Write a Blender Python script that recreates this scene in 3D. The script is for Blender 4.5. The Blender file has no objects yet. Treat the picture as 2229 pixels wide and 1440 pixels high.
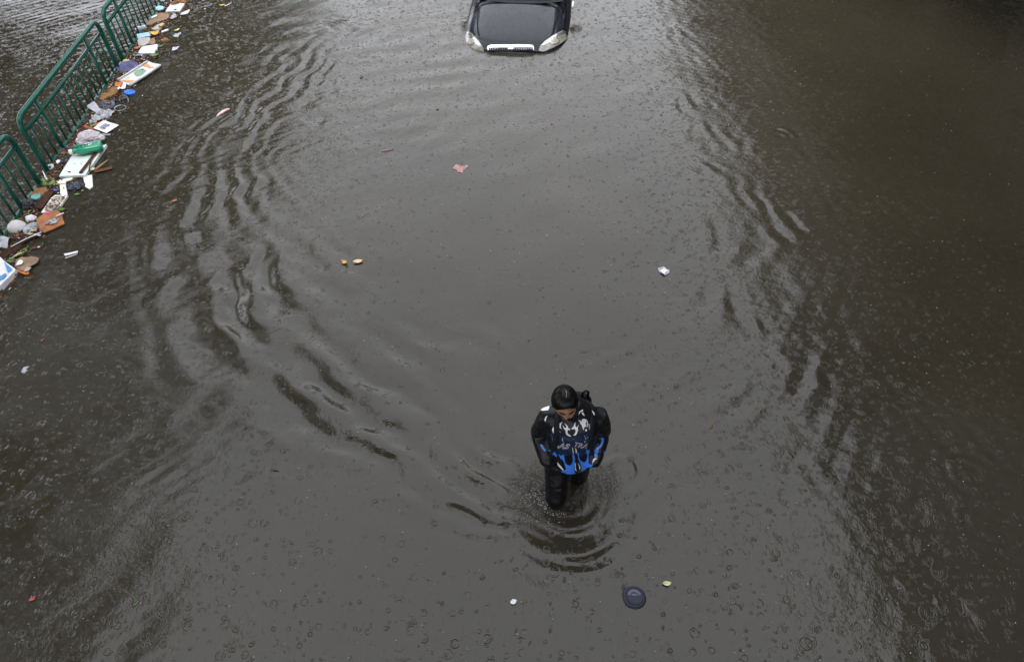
import bpy, bmesh, math, random
import numpy as np
from mathutils import Vector, Matrix, noise
from mathutils.bvhtree import BVHTree
from mathutils.geometry import delaunay_2d_cdt

random.seed(7); RNG = np.random.default_rng(7)
S = bpy.context.scene
C = S.collection
R = math.radians

# ------------------------------------------------------------------ camera, sky, sun, exposure
CAM_H, PITCH, FPX = 5.0, R(49), 2229 * 24 / 36
cd = bpy.data.cameras.new('camera'); cam = bpy.data.objects.new('camera', cd); C.objects.link(cam)
cam.location = (0, 0, CAM_H); cam.rotation_euler = (R(90) - PITCH, 0, 0)
cd.lens = 24; cd.sensor_width = 36; cd.clip_start = .05; cd.clip_end = 3000
S.camera = cam

SUN_EL, SUN_AZ = R(58), R(200)
w = bpy.data.worlds.new('World'); S.world = w; w.use_nodes = True
nt = w.node_tree; nt.nodes.clear()
wo = nt.nodes.new('ShaderNodeOutputWorld'); bg = nt.nodes.new('ShaderNodeBackground')
sky = nt.nodes.new('ShaderNodeTexSky'); sky.sky_type = 'NISHITA'; sky.sun_disc = False
sky.sun_elevation = SUN_EL; sky.sun_rotation = SUN_AZ; sky.dust_density = 4; sky.air_density = 1.0; sky.ozone_density = 1
hs = nt.nodes.new('ShaderNodeHueSaturation'); hs.inputs['Saturation'].default_value = .22
mxw = nt.nodes.new('ShaderNodeMix'); mxw.data_type = 'RGBA'; mxw.inputs['Factor'].default_value = .88
mxw.inputs['B'].default_value = (6.9, 7.1, 7.7, 1)          # the even cloud layer
nt.links.new(sky.outputs[0], hs.inputs['Color']); nt.links.new(hs.outputs[0], mxw.inputs['A'])
nt.links.new(mxw.outputs['Result'], bg.inputs['Color']); bg.inputs['Strength'].default_value = .11
nt.links.new(bg.outputs[0], wo.inputs['Surface'])
sl = bpy.data.lights.new('sun', 'SUN'); sl.energy = .6; sl.angle = R(40); sl.color = (1, .97, .93)
sun = bpy.data.objects.new('sun', sl); C.objects.link(sun)
sd = Vector((math.sin(SUN_AZ) * math.cos(SUN_EL), math.cos(SUN_AZ) * math.cos(SUN_EL), math.sin(SUN_EL)))
sun.rotation_euler = sd.to_track_quat('Z', 'Y').to_euler(); sun.location = (0, -20, 40)
S.view_settings.view_transform = 'Standard'; S.view_settings.look = 'None'
S.view_settings.exposure = 2.25; S.view_settings.gamma = 1
S.view_settings.use_curve_mapping = False
S.render.engine = 'CYCLES'

# ------------------------------------------------------------------ helpers
CP, SP = math.cos(PITCH), math.sin(PITCH)
def ray(px, py):
    u = (px - 1114.5) / FPX; v = (py - 720) / FPX
    return Vector((u, CP - v * SP, -SP - v * CP))
def P(px, py, z=0.0):
    d = ray(px, py); return Vector((0, 0, CAM_H)) + d * ((z - CAM_H) / d.z)

def tag(o, label=None, cat=None, group=None, kind=None):
    if label: o['label'] = label
    if cat: o['category'] = cat
    if group: o['group'] = group
    if kind: o['kind'] = kind
    return o
def empty(name, loc, rz=0):
    o = bpy.data.objects.new(name, None); C.objects.link(o); o.location = loc; o.rotation_euler = (0, 0, rz)
    o.empty_display_size = .1; return o
def link(name, me, m=None, parent=None, smooth=False):
    o = bpy.data.objects.new(name, me); C.objects.link(o)
    if m is not None:
        if isinstance(m, (list, tuple)):
            for k in m: me.materials.append(k)
        else: me.materials.append(m)
    if parent is not None: o.parent = parent
    if smooth: me.polygons.foreach_set('use_smooth', [True] * len(me.polygons))
    return o
def from_bm(name, bm, m=None, parent=None, smooth=False):
    me = bpy.data.meshes.new(name); bmesh.ops.recalc_face_normals(bm, faces=bm.faces[:]); bm.to_mesh(me); bm.free()
    return link(name, me, m, parent, smooth)
def from_py(name, v, f, m=None, parent=None, smooth=False):
    me = bpy.data.meshes.new(name); me.from_pydata([tuple(a) for a in v], [], f); me.update()
    return link(name, me, m, parent, smooth)

MATS = {}
def M(name, col=(.5, .5, .5), rough=.5, var=.15, scale=14, bump=0., bscale=60, metal=0., spec=.5, alpha=1., col2=None, thr=None, ior=1.5, coat=0., trans=0.):
    if name in MATS: return MATS[name]
    m = bpy.data.materials.new(name); m.use_nodes = True; n = m.node_tree; b = n.nodes['Principled BSDF']
    L = n.links.new
    tc = n.nodes.new('ShaderNodeTexCoord')
    nz = n.nodes.new('ShaderNodeTexNoise'); nz.inputs['Scale'].default_value = scale; nz.inputs['Detail'].default_value = 5
    L(tc.outputs['Object'], nz.inputs['Vector'])
    rp = n.nodes.new('ShaderNodeValToRGB'); e = rp.color_ramp.elements
    a = col if col2 is not None else tuple(c * (1 - var) for c in col)
    b2 = col2 if col2 is not None else tuple(min(1, c * (1 + var)) for c in col)
    e[0].position, e[1].position = thr if thr else (.3, .7)
    e[0].color = (*a, 1); e[1].color = (*b2, 1)
    L(nz.outputs['Fac'], rp.inputs['Fac']); L(rp.outputs['Color'], b.inputs['Base Color'])
    b.inputs['Roughness'].default_value = rough; b.inputs['Metallic'].default_value = metal
    b.inputs['Specular IOR Level'].default_value = spec; b.inputs['Alpha'].default_value = alpha
    b.inputs['IOR'].default_value = ior; b.inputs['Coat Weight'].default_value = coat; b.inputs['Coat Roughness'].default_value = .05
    b.inputs['Transmission Weight'].default_value = trans
    if bump:
        n2 = n.nodes.new('ShaderNodeTexNoise'); n2.inputs['Scale'].default_value = bscale; n2.inputs['Detail'].default_value = 4
        L(tc.outputs['Object'], n2.inputs['Vector'])
        bp = n.nodes.new('ShaderNodeBump'); bp.inputs['Distance'].default_value = bump; bp.inputs['Strength'].default_value = 1
        L(n2.outputs['Fac'], bp.inputs['Height']); L(bp.outputs[0], b.inputs['Normal'])
    MATS[name] = m; return m

def box(bm, x0, x1, y0, y1, z0, z1, mat=Matrix()):
    vs = [bm.verts.new(mat @ Vector(p)) for p in [(x0, y0, z0), (x1, y0, z0), (x1, y1, z0), (x0, y1, z0), (x0, y0, z1), (x1, y0, z1), (x1, y1, z1), (x0, y1, z1)]]
    for q in [(3, 2, 1, 0), (4, 5, 6, 7), (0, 1, 5, 4), (1, 2, 6, 5), (2, 3, 7, 6), (3, 0, 4, 7)]: bm.faces.new([vs[i] for i in q])
def tube(bm, pts, rad, n=10, cap=True, up=(0, 0, 1), prof=None):
    """loft of elliptical rings along pts; rad: number or (ra, rb) per point"""
    pts = [Vector(p) for p in pts]
    if not isinstance(rad, (list, tuple)): rad = [rad] * len(pts)
    rings = []; up = Vector(up)
    for i, p in enumerate(pts):
        t = (pts[min(i + 1, len(pts) - 1)] - pts[max(i - 1, 0)]).normalized()
        a = up - t * up.dot(t)
        if a.length < 1e-3: a = Vector((1, 0, 0)) - t * t.x
        a.normalize(); b = t.cross(a); up = a
        ra, rb = rad[i] if isinstance(rad[i], (list, tuple)) else (rad[i], rad[i])
        rings.append([bm.verts.new(p + a * ra * math.cos(2 * math.pi * k / n) + b * rb * math.sin(2 * math.pi * k / n)) for k in range(n)])
    for r0, r1 in zip(rings, rings[1:]):
        for k in range(n): bm.faces.new((r0[k], r0[(k + 1) % n], r1[(k + 1) % n], r1[k]))
    if cap: bm.faces.new(rings[0][::-1]); bm.faces.new(rings[-1])
    return rings
def lathe(bm, prof, n=24, mat=Matrix()):
    rings = []
    for r, z in prof:
        if r < 1e-5: rings.append([bm.verts.new(mat @ Vector((0, 0, z)))])
        else: rings.append([bm.verts.new(mat @ Vector((r * math.cos(2 * math.pi * k / n), r * math.sin(2 * math.pi * k / n), z))) for k in range(n)])
    for a, b in zip(rings, rings[1:]):
        for k in range(n):
            k2 = (k + 1) % n
            if len(a) == 1 and len(b) == 1: continue
            if len(a) == 1: bm.faces.new((a[0], b[k], b[k2]))
            elif len(b) == 1: bm.faces.new((a[k], b[0], a[k2]))
            else: bm.faces.new((a[k], a[k2], b[k2], b[k]))
def fill2d(poly, h, rag=0.):
    """triangulated fill of a 2-D outline with jittered inner points"""
    pts = []
    n = len(poly)
    for i in range(n):
        a, b = Vector(poly[i][:2]), Vector(poly[(i + 1) % n][:2]); k = max(1, int((b - a).length / h))
        for j in range(k):
            q = a.lerp(b, j / k)
            if j and rag: q += Vector((random.uniform(-rag, rag), random.uniform(-rag, rag)))
            pts.append(q)
    nb = len(pts); xs = [p.x for p in pts]; ys = [p.y for p in pts]
    y = min(ys) + h / 2
    while y < max(ys):
        x = min(xs) + h / 2
        while x < max(xs):
            pts.append(Vector((x + random.uniform(-.25, .25) * h, y + random.uniform(-.25, .25) * h))); x += h
        y += h
    r = delaunay_2d_cdt(pts, [], [list(range(nb))], 1, 1e-7)
    return [Vector(v) for v in r[0]], [list(f) for f in r[2]]
def slab_mesh(v3, tri, th, direction=Vector((0, 0, -1))):
    """give a triangulated sheet a thickness"""
    n = len(v3); cnt = {}
    for f in tri:
        for a, b in zip(f, f[1:] + f[:1]): cnt[(a, b)] = cnt.get((a, b), 0) + 1
    V = list(v3) + [p + direction * th for p in v3]
    F = [list(f) for f in tri] + [[i + n for i in f][::-1] for f in tri]
    for (a, b) in cnt:
        if (b, a) not in cnt: F.append([b, a, a + n, b + n])
    return V, F

def evalmesh(o):
    dg = bpy.context.evaluated_depsgraph_get(); dg.update()
    return bpy.data.meshes.new_from_object(o.evaluated_get(dg))
def displace(me, fn):
    n = len(me.vertices); co = np.empty(n * 3); nr = np.empty(n * 3); me.vertices.foreach_get('co', co); me.vertex_normals.foreach_get('vector', nr)
    co = co.reshape(-1, 3); nr = nr.reshape(-1, 3); f = np.array([fn(Vector(p)) for p in co])
    me.vertices.foreach_set('co', (co + nr * f[:, None]).ravel()); me.update()
def remeshed(bm, voxel, smooth=8, name='tmp', fac=.5):
    me = bpy.data.meshes.new(name); bmesh.ops.recalc_face_normals(bm, faces=bm.faces[:]); bm.to_mesh(me); bm.free()
    o = bpy.data.objects.new(name, me); C.objects.link(o)
    r = o.modifiers.new('r', 'REMESH'); r.mode = 'VOXEL'; r.voxel_size = voxel
    s = o.modifiers.new('s', 'SMOOTH'); s.factor = fac; s.iterations = smooth
    out = evalmesh(o); bpy.data.objects.remove(o); return out

# ------------------------------------------------------------------ flood water and road
PERSON = Vector((.435, 2.71, -.43))

def water_height(X, Y):
    h = np.zeros_like(X)
    rs = np.random.default_rng(3)
    def lowf(lo, hi, n=7):
        g = np.zeros_like(X)
        for _ in range(n):
            l = rs.uniform(lo, hi); t = rs.uniform(0, 6.28); g += np.cos(2 * np.pi / l * (X * math.cos(t) + Y * math.sin(t)) + rs.uniform(0, 6.28))
        return g / math.sqrt(n / 2)
    # wake: crests that run parallel to a bow line opening out behind the walker, strongest on the left flank
    K = [(-3.2, 10.4, .24, .003), (-3.5, 9.4, .24, .005), (-3.95, 7.6, .23, .0065), (-3.9, 6.6, .25, .008), (-3.45, 5.3, .36, .020), (-2.65, 4.10, .44, .029), (-2.0, 3.62, .44, .030), (-.9, 2.87, .36, .023), (-.2, 2.5, .25, .009),
         (.2, 2.25, .2, .005), (.45, 2.18, .2, .004), (.75, 2.28, .2, .004), (1.2, 2.7, .26, .005), (1.9, 3.2, .32, .006), (2.6, 3.9, .36, .008), (3.1, 5.3, .30, .006), (3.0, 7., .3, .003), (2.6, 9., .3, .002)]
    K = np.array(K); tt = np.linspace(0, len(K) - 1, 60); ks = np.stack([np.interp(tt, np.arange(len(K)), K[:, j]) for j in range(4)], 1)
    for _ in range(3): ks[1:-1] = (ks[:-2] + 2 * ks[1:-1] + ks[2:]) / 4
    best = np.full(X.shape, 1e9); sd_ = np.zeros_like(X); lm = np.zeros_like(X); am = np.zeros_like(X)
    for p0, p1 in zip(ks, ks[1:]):
        e = p1[:2] - p0[:2]; L2 = e @ e; t = np.clip(((X - p0[0]) * e[0] + (Y - p0[1]) * e[1]) / L2, 0, 1)
        dx = X - p0[0] - t * e[0]; dy = Y - p0[1] - t * e[1]; dd = np.hypot(dx, dy); b_ = dd < best
        cr = e[0] * dy - e[1] * dx
        sd_ = np.where(b_, np.sign(cr) * dd, sd_); lm = np.where(b_, p0[2] + t * (p1[2] - p0[2]), lm); am = np.where(b_, p0[3] + t * (p1[3] - p0[3]), am); best = np.minimum(best, dd)
    q = sd_ + .07 * lowf(1.2, 3.0) + .035 * lowf(.5, 1.0) + .012 * lowf(.2, .4)
    env = np.exp(-((q - .2) / np.where(q < .2, .65, .9)) ** 2) * np.where(X > .6, np.clip(.45 + .6 * lowf(.5, 1.1), 0, 1.2), 1) * np.clip(.78 + .34 * lowf(.8, 1.9), .3, 1.4)
    h += am * env * np.cos(2 * np.pi * q / lm)
    h += .16 * am * env * np.cos(2 * np.pi * (q * 1.7 + .25 * X) / lm + 2 * lowf(.7, 1.5))
    # bow wave close in front of the legs
    for cx, cy, r, a, l in ((.44, 2.62, .30, .012, .17), (.44, 2.62, .52, .010, .20), (.5, 2.75, .78, .006, .22)):
        q = np.hypot(X - cx, Y - cy) - r
        front = np.clip(.35 - (Y - cy) / (r + .01), 0, 1)
        h += a * front * np.cos(2 * np.pi * q / l) * np.exp(-(q / (l * .5)) ** 2)
    # slow swell reaching the far left and the fence, and chop under the far right
    def pack(n, lo, hi, ang, spread, a, mask):
        g = np.zeros_like(X)
        for _ in range(n):
            l = rs.uniform(lo, hi); t = ang + rs.normal(0, spread); p = rs.uniform(0, 6.28)
            g += np.cos(2 * np.pi / l * (X * math.cos(t) + Y * math.sin(t)) + p)
        return g * a / math.sqrt(n) * mask
    sg = lambda x: 1 / (1 + np.exp(-x))
    h += pack(9, .5, 1.2, 2.6, .7, .0022, np.ones_like(X))
    h += pack(10, .28, .5, 1.9, .45, .0030, sg((Y - 7.6) / .6) * sg((.6 - X) / .6) * sg((X + 5) / .4))
    h += pack(9, .35, .6, 2.9, .3, .0026, sg((-1.6 - X) / .4) * sg((6.8 - Y) / .6) * sg((X + 5.2) / .4))
    h += pack(14, .09, .26, .5, .9, .0013, sg((X - 1.9) / .5))
    h += pack(12, .09, .22, 2.2, .9, .0009, sg((-1.2 - X) / .8))
    for px, py, r, a, l in ((2110, 1030, .26, .0028, .12), (1955, 660, .30, .0026, .13), (2150, 1135, .22, .002, .11), (1690, 300, .25, .003, .12), (1350, 1020, .22, .005, .12), (1400, 870, .3, .003, .15)):
        c = P(px, py); d = np.hypot(X - c.x, Y - c.y)
        h += a * np.cos(2 * np.pi * (d - r) / l) * np.exp(-((d - r * .6) / (r * .6)) ** 2) * np.clip(.5 + .6 * lowf(.25, .6), 0, 1.3)
    # churned patch beside the leading leg
    m = np.exp(-(((X - .20) / .20) ** 2 + ((Y - 2.66) / .26) ** 2)) + .8 * np.exp(-(((X - .74) / .16) ** 2 + ((Y - 2.72) / .22) ** 2))
    h += pack(16, .06, .16, 0, 3, .0042, m)
    return h, m

def make_water():
    d = .022; xs = np.arange(-9.4, 9.4 + d / 2, d); ys = np.arange(.7, 12.8 + d / 2, d)
    X, Y = np.meshgrid(xs, ys); h, m = water_height(X, Y)
    edge = np.clip(np.minimum(np.minimum(X - xs[0], xs[-1] - X), np.minimum(Y - ys[0], ys[-1] - Y)) / .5, 0, 1)
    h = h * edge
    ny, nx = X.shape
    V = np.stack([X, Y, h], -1).reshape(-1, 3)
    i = np.arange(ny * nx).reshape(ny, nx)
    F = np.stack([i[:-1, :-1], i[:-1, 1:], i[1:, 1:], i[1:, :-1]], -1).reshape(-1, 4)
    B = 700.; x0, x1, y0, y1 = xs[0], xs[-1], ys[0], ys[-1]
    ov = np.array([[-B, -B, 0], [x0, -B, 0], [x1, -B, 0], [B, -B, 0], [-B, y0, 0], [x0, y0, 0], [x1, y0, 0], [B, y0, 0],
                   [-B, y1, 0], [x0, y1, 0], [x1, y1, 0], [B, y1, 0], [-B, B, 0], [x0, B, 0], [x1, B, 0], [B, B, 0]])
    n0 = len(V); of = [[a, a + 1, a + 5, a + 4] for a in (0, 1, 2, 4, 6, 8, 9, 10)]
    V = np.vstack([V, ov]); F = np.vstack([F, np.array(of) + n0])
    me = bpy.data.meshes.new('water'); me.vertices.add(len(V)); me.vertices.foreach_set('co', V.ravel())
    me.loops.add(F.size); me.loops.foreach_set('vertex_index', F.ravel().astype(np.int32))
    me.polygons.add(len(F)); me.polygons.foreach_set('loop_start', np.arange(0, F.size, 4, dtype=np.int32))
    me.polygons.foreach_set('use_smooth', np.ones(len(F), bool)); me.update(calc_edges=True)
    at = me.attributes.new('churn', 'FLOAT', 'POINT'); at.data.foreach_set('value', np.concatenate([m.ravel(), np.zeros(16)]).astype(np.float32))
    return me

def water_material():
    m = bpy.data.materials.new('flood_water'); m.use_nodes = True; n = m.node_tree; b = n.nodes['Principled BSDF']; L = n.links.new
    def node(t, **kw):
        q = n.nodes.new(t)
        for k_, v_ in kw.items(): setattr(q, k_, v_)
        return q
    def mth(op, a, c=None, e=None):
        q = node('ShaderNodeMath', operation=op)
        for i, v in enumerate((a, c, e)):
            if v is None: continue
            if isinstance(v, (int, float)): q.inputs[i].default_value = v
            else: L(v, q.inputs[i])
        return q.outputs[0]
    tc = node('ShaderNodeTexCoord'); O = tc.outputs['Object']
    nz = node('ShaderNodeTexNoise'); nz.inputs['Scale'].default_value = .45; nz.inputs['Detail'].default_value = 4; L(O, nz.inputs['Vector'])
    rp = node('ShaderNodeValToRGB'); rp.color_ramp.elements[0].position = .3; rp.color_ramp.elements[1].position = .7
    rp.color_ramp.elements[0].color = (.0215, .0185, .0118, 1); rp.color_ramp.elements[1].color = (.029, .025, .0158, 1)
    L(nz.outputs['Fac'], rp.inputs[0]); L(rp.outputs[0], b.inputs['Base Color'])
    b.inputs['Roughness'].default_value = .03; b.inputs['IOR'].default_value = 1.345
    total = None
    def ring_layer(sc, thr, rmax, wid, amp, off):
        mp = node('ShaderNodeMapping'); mp.inputs['Location'].default_value = off; L(O, mp.inputs['Vector'])
        v = node('ShaderNodeTexVoronoi', voronoi_dimensions='2D'); v.inputs['Scale'].default_value = sc; v.inputs['Randomness'].default_value = 1
        L(mp.outputs[0], v.inputs['Vector'])
        sp = node('ShaderNodeSeparateColor'); L(v.outputs['Color'], sp.inputs[0])
        r = mth('MULTIPLY', sp.outputs[0], rmax)
        q = mth('DIVIDE', mth('SUBTRACT', v.outputs['Distance'], r), wid)
        env = mth('EXPONENT', mth('MULTIPLY', mth('MULTIPLY', q, q), -1.))
        wv = mth('COSINE', mth('MULTIPLY', q, 3.6))
        on = mth('GREATER_THAN', sp.outputs[1], thr)
        fade = mth('SUBTRACT', 1.15, sp.outputs[0])
        return mth('MULTIPLY', mth('MULTIPLY', mth('MULTIPLY', env, wv), mth('MULTIPLY', on, fade)), amp)
    for a in ((4.6, .5, .30, .055, .0019, (3.1, 1.7, 0)), (7.6, .3, .34, .07, .0018, (.4, 9.3, 0)), (10.5, .3, .34, .085, .0014, (5.9, 4.1, 0)),
              (16, .25, .32, .10, .0010, (8.2, 2.6, 0))):
        q = ring_layer(*a); total = q if total is None else mth('ADD', total, q)
    brk = node('ShaderNodeTexNoise'); brk.inputs['Scale'].default_value = 9; brk.inputs['Detail'].default_value = 2; L(O, brk.inputs['Vector'])
    bm_ = node('ShaderNodeMapRange'); bm_.inputs[1].default_value = .36; bm_.inputs[2].default_value = .66; bm_.inputs[3].default_value = .12; bm_.inputs[4].default_value = 1.15; L(brk.outputs['Fac'], bm_.inputs[0])
    total = mth('MULTIPLY', total, bm_.outputs[0])
    # fine shiver of the surface, in patches
    msk = node('ShaderNodeTexNoise'); msk.inputs['Scale'].default_value = .9; msk.inputs['Detail'].default_value = 2; L(O, msk.inputs['Vector'])
    mr = node('ShaderNodeMapRange'); mr.inputs[1].default_value = .42; mr.inputs[2].default_value = .68; L(msk.outputs['Fac'], mr.inputs[0])
    f1 = node('ShaderNodeTexNoise'); f1.inputs['Scale'].default_value = 26; f1.inputs['Detail'].default_value = 3; f1.inputs['Distortion'].default_value = .6; L(O, f1.inputs['Vector'])
    total = mth('ADD', total, mth('MULTIPLY', f1.outputs['Fac'], mth('MULTIPLY_ADD', mr.outputs[0], .0026, .0009)))
    at = node('ShaderNodeAttribute', attribute_name='churn')
    f2 = node('ShaderNodeTexNoise'); f2.inputs['Scale'].default_value = 38; f2.inputs['Detail'].default_value = 4; f2.inputs['Distortion'].default_value = 1.2; L(O, f2.inputs['Vector'])
    total = mth('ADD', total, mth('MULTIPLY', f2.outputs['Fac'], mth('MULTIPLY', at.outputs['Fac'], .019)))
    bp = node('ShaderNodeBump'); bp.inputs['Distance'].default_value = 1; bp.inputs['Strength'].default_value = 1
    L(total, bp.inputs['Height']); L(bp.outputs[0], b.inputs['Normal'])
    return m

water = link('water', make_water(), water_material()); water['kind'] = 'structure'
_wb = None
def road():
    V = []; F = []; B = 700
    for y, z in ((-B, -.43), (4, -.43), (9.5, -.56), (B, -.56)):
        V += [(-B, y, z), (B, y, z)]
    for i in range(3): F.append([2 * i, 2 * i + 1, 2 * i + 3, 2 * i + 2])
    o = from_py('road', V, F, M('asphalt', (.05, .05, .05), .9, bump=.002)); o['kind'] = 'structure'
    bm = bmesh.new(); box(bm, -7.2, -5.3, -40, 80, -.6, -.22)
    o = from_bm('pavement', bm, M('concrete', (.3, .29, .27), .85, bump=.002)); o['kind'] = 'structure'
road()

# ------------------------------------------------------------------ street sides standing outside the frame, mirrored in the water, with added light blockers
def surroundings():
    # building along the right
    conc = M('wall_render', (.20, .19, .175), .85, bump=.003); gl = M('dark_glass', (.02, .022, .025), .08)
    b = empty('office_building', (15, 10, -.5)); tag(b, 'dark building lining the right side, seen only as its reflection in the water', 'building')
    bm = bmesh.new(); box(bm, -4.2, 6, -26, 34, 0, 14.5); from_bm('wall', bm, conc, b)
    bm = bmesh.new(); box(bm, -4.6, 6.3, -26.3, 34.3, 14.5, 15.1); from_bm('roof', bm, conc, b)
    me = None
    for fl in range(4):
        for k in range(14):
            if me is None:
                bm = bmesh.new(); box(bm, -.06, .03, -1.3, 1.3, 0, 1.7); me = bpy.data.meshes.new('window'); bm.to_mesh(me); bm.free(); me.materials.append(gl)
            o = bpy.data.objects.new('window', me); C.objects.link(o); o.parent = b; o.location = (-4.2, -23 + k * 4.1, 1.6 + fl * 3.3)
    # overpass on the far right
    cm = M('overpass_concrete', (.12, .115, .11), .9, bump=.004)
    r = empty('overpass', (12, 24, -.5)); tag(r, 'concrete overpass over the far right, its dark underside mirrored in the water', 'overpass')
    bm = bmesh.new()
    pts = [(-5.8, -16.5), (6, -19), (6, 22), (-6.4, 22)]
    lo = [bm.verts.new((x, y, 5.5)) for x, y in pts]; hi = [bm.verts.new((x, y, 6.2)) for x, y in pts]
    bm.faces.new(lo[::-1]); bm.faces.new(hi)
    for i in range(4): bm.faces.new((lo[i], lo[(i + 1) % 4], hi[(i + 1) % 4], hi[i]))
    from_bm('deck', bm, cm, r)
    bm = bmesh.new(); box(bm, -5.75, -5.45, -16.3, 22, 6.2, 7.2); from_bm('parapet', bm, cm, r)
    bm = bmesh.new(); box(bm, -5.7, -5.3, -16.2, 21.8, 3.7, 5.5); from_bm('shade_fascia', bm, cm, r)  # unseen beam added under the deck edge to shade the corner water
    for x in (-3, 0, 3):
        bm = bmesh.new(); box(bm, x - .3, x + .3, -16, 22, 4.9, 5.5); from_bm('girder', bm, cm, r)
    for y in (-10, 6, 20):
        bm = bmesh.new(); tube(bm, [(2, y, 0), (2, y, 4.9)], .7, 16); from_bm('column', bm, cm, r)
    # unseen slab added overhead and behind to keep skylight off the street
    r = empty('sky_blocker', (0, -8, -.5)); tag(r, 'unseen slab added above and behind the viewpoint to block skylight', 'sky_blocker')
    bm = bmesh.new(); box(bm, -60, 60, -8, 9.6, 9.4, 10.6); from_bm('deck', bm, cm, r)
    for y in (-8.05, 9.25): bm = bmesh.new(); box(bm, -60, 60, y, y + .4, 10.6, 11.7); from_bm('parapet', bm, cm, r)
    for x in (-24, 24): bm = bmesh.new(); tube(bm, [(x, 0, 0), (x, 0, 9.4)], 1.0, 18); from_bm('column', bm, cm, r)
    # houses closing the far end of the street
    for i, (x, y, w_, h_, lab) in enumerate(((-16, 62, 9, 15, 'left of three far blocks closing the street, mirrored on the car bonnet'), (1, 70, 8, 18, 'middle one of three far blocks closing the street, mirrored on the car bonnet'), (17, 60, 8, 14, 'right of three far blocks closing the street, mirrored on the car bonnet'))):
        b = empty('apartment_block', (x, y, -.5)); tag(b, lab, 'building', 'far blocks closing the street')
        bm = bmesh.new(); box(bm, -w_, w_, 0, 10, 0, h_); from_bm('wall', bm, conc, b)
        bm = bmesh.new(); box(bm, -w_ - .3, w_ + .3, -.3, 10.3, h_, h_ + .6); from_bm('roof', bm, conc, b)
        for fl in range(int(h_ // 3)):
            for k in range(6):
                o = bpy.data.objects.new('window', me); C.objects.link(o); o.parent = b; o.rotation_euler.z = R(90); o.location = (-w_ + 1.6 + k * (2 * w_ - 3.2) / 5, 0, .9 + fl * 3); o.scale = (1, .6, .8)
    # trees along the left
    leafm = M('street_tree_leaf', (.045, .07, .025), .6, var=.4, scale=3); bark = M('bark', (.07, .055, .04), .9, bump=.01, bscale=20)
    V = []; F = []
    rr = random.Random(4)
    for c in range(115):
        while True:
            p = Vector((rr.uniform(-1, 1), rr.uniform(-1, 1), rr.uniform(-1, 1)))
            if .35 < p.length < 1: break
        c0 = Vector((p.x * 3.6, p.y * 4.0, 8.8 + p.z * 3.2)); cr = rr.uniform(.5, .95)
        for l in range(42):
            q = c0 + Vector((rr.gauss(0, .5), rr.gauss(0, .5), rr.gauss(0, .4))) * cr
            a = Vector((rr.gauss(0, 1), rr.gauss(0, 1), rr.gauss(0, .6))).normalized(); s_ = rr.uniform(.14, .26)
            b_ = a.orthogonal().normalized(); n_ = a.cross(b_)
            i = len(V); V += [q - a * s_, q + b_ * s_ * .45, q + a * s_, q - b_ * s_ * .45]; F.append([i, i + 1, i + 2, i + 3])
    crown = bpy.data.meshes.new('crown'); crown.from_pydata(V, [], F); crown.materials.append(leafm)
    bm = bmesh.new(); tube(bm, [(0, 0, 0), (.05, 0, 3), (.1, .1, 6), (.1, .2, 9.5)], [.28, .22, .18, .06], 10)
    for t in range(7):
        a = t * .9; tube(bm, [(.08, .08, 4.8 + t * .4), (math.cos(a) * 1.5, math.sin(a) * 1.5, 6.6 + t * .4), (math.cos(a) * 2.7, math.sin(a) * 2.7, 8 + t * .35)], [.1, .07, .03], 6)
    trunk = bpy.data.meshes.new('trunk'); bm.to_mesh(trunk); bm.free(); trunk.materials.append(bark)
    words = ['nearest', 'second nearest', 'middle', 'second farthest', 'farthest', 'nearer added sky-dimming', 'farther added sky-dimming']  # the last pair is added to dim the sky mirrored at upper left
    for i, (x, y, a) in enumerate(((-10.9, 3.8, 0), (-11.4, 9.6, 1.3), (-12.4, 15.6, 2.5), (-11.9, 22.5, 4), (-12.3, 30, 5.2), (-17.2, 22.6, 3), (-22, 26.5, 1))):
        t = empty('street_tree', (x, y, -.5), a); t['label'] = words[i] + ' leafy street tree left of the fence, mirrored darkly in the water'; t['category'] = 'tree'; t['group'] = 'street trees beyond the fence'
        for nm, me in (('crown', crown), ('trunk', trunk)):
            o = bpy.data.objects.new(nm, me); C.objects.link(o); o.parent = t
surroundings()

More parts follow.
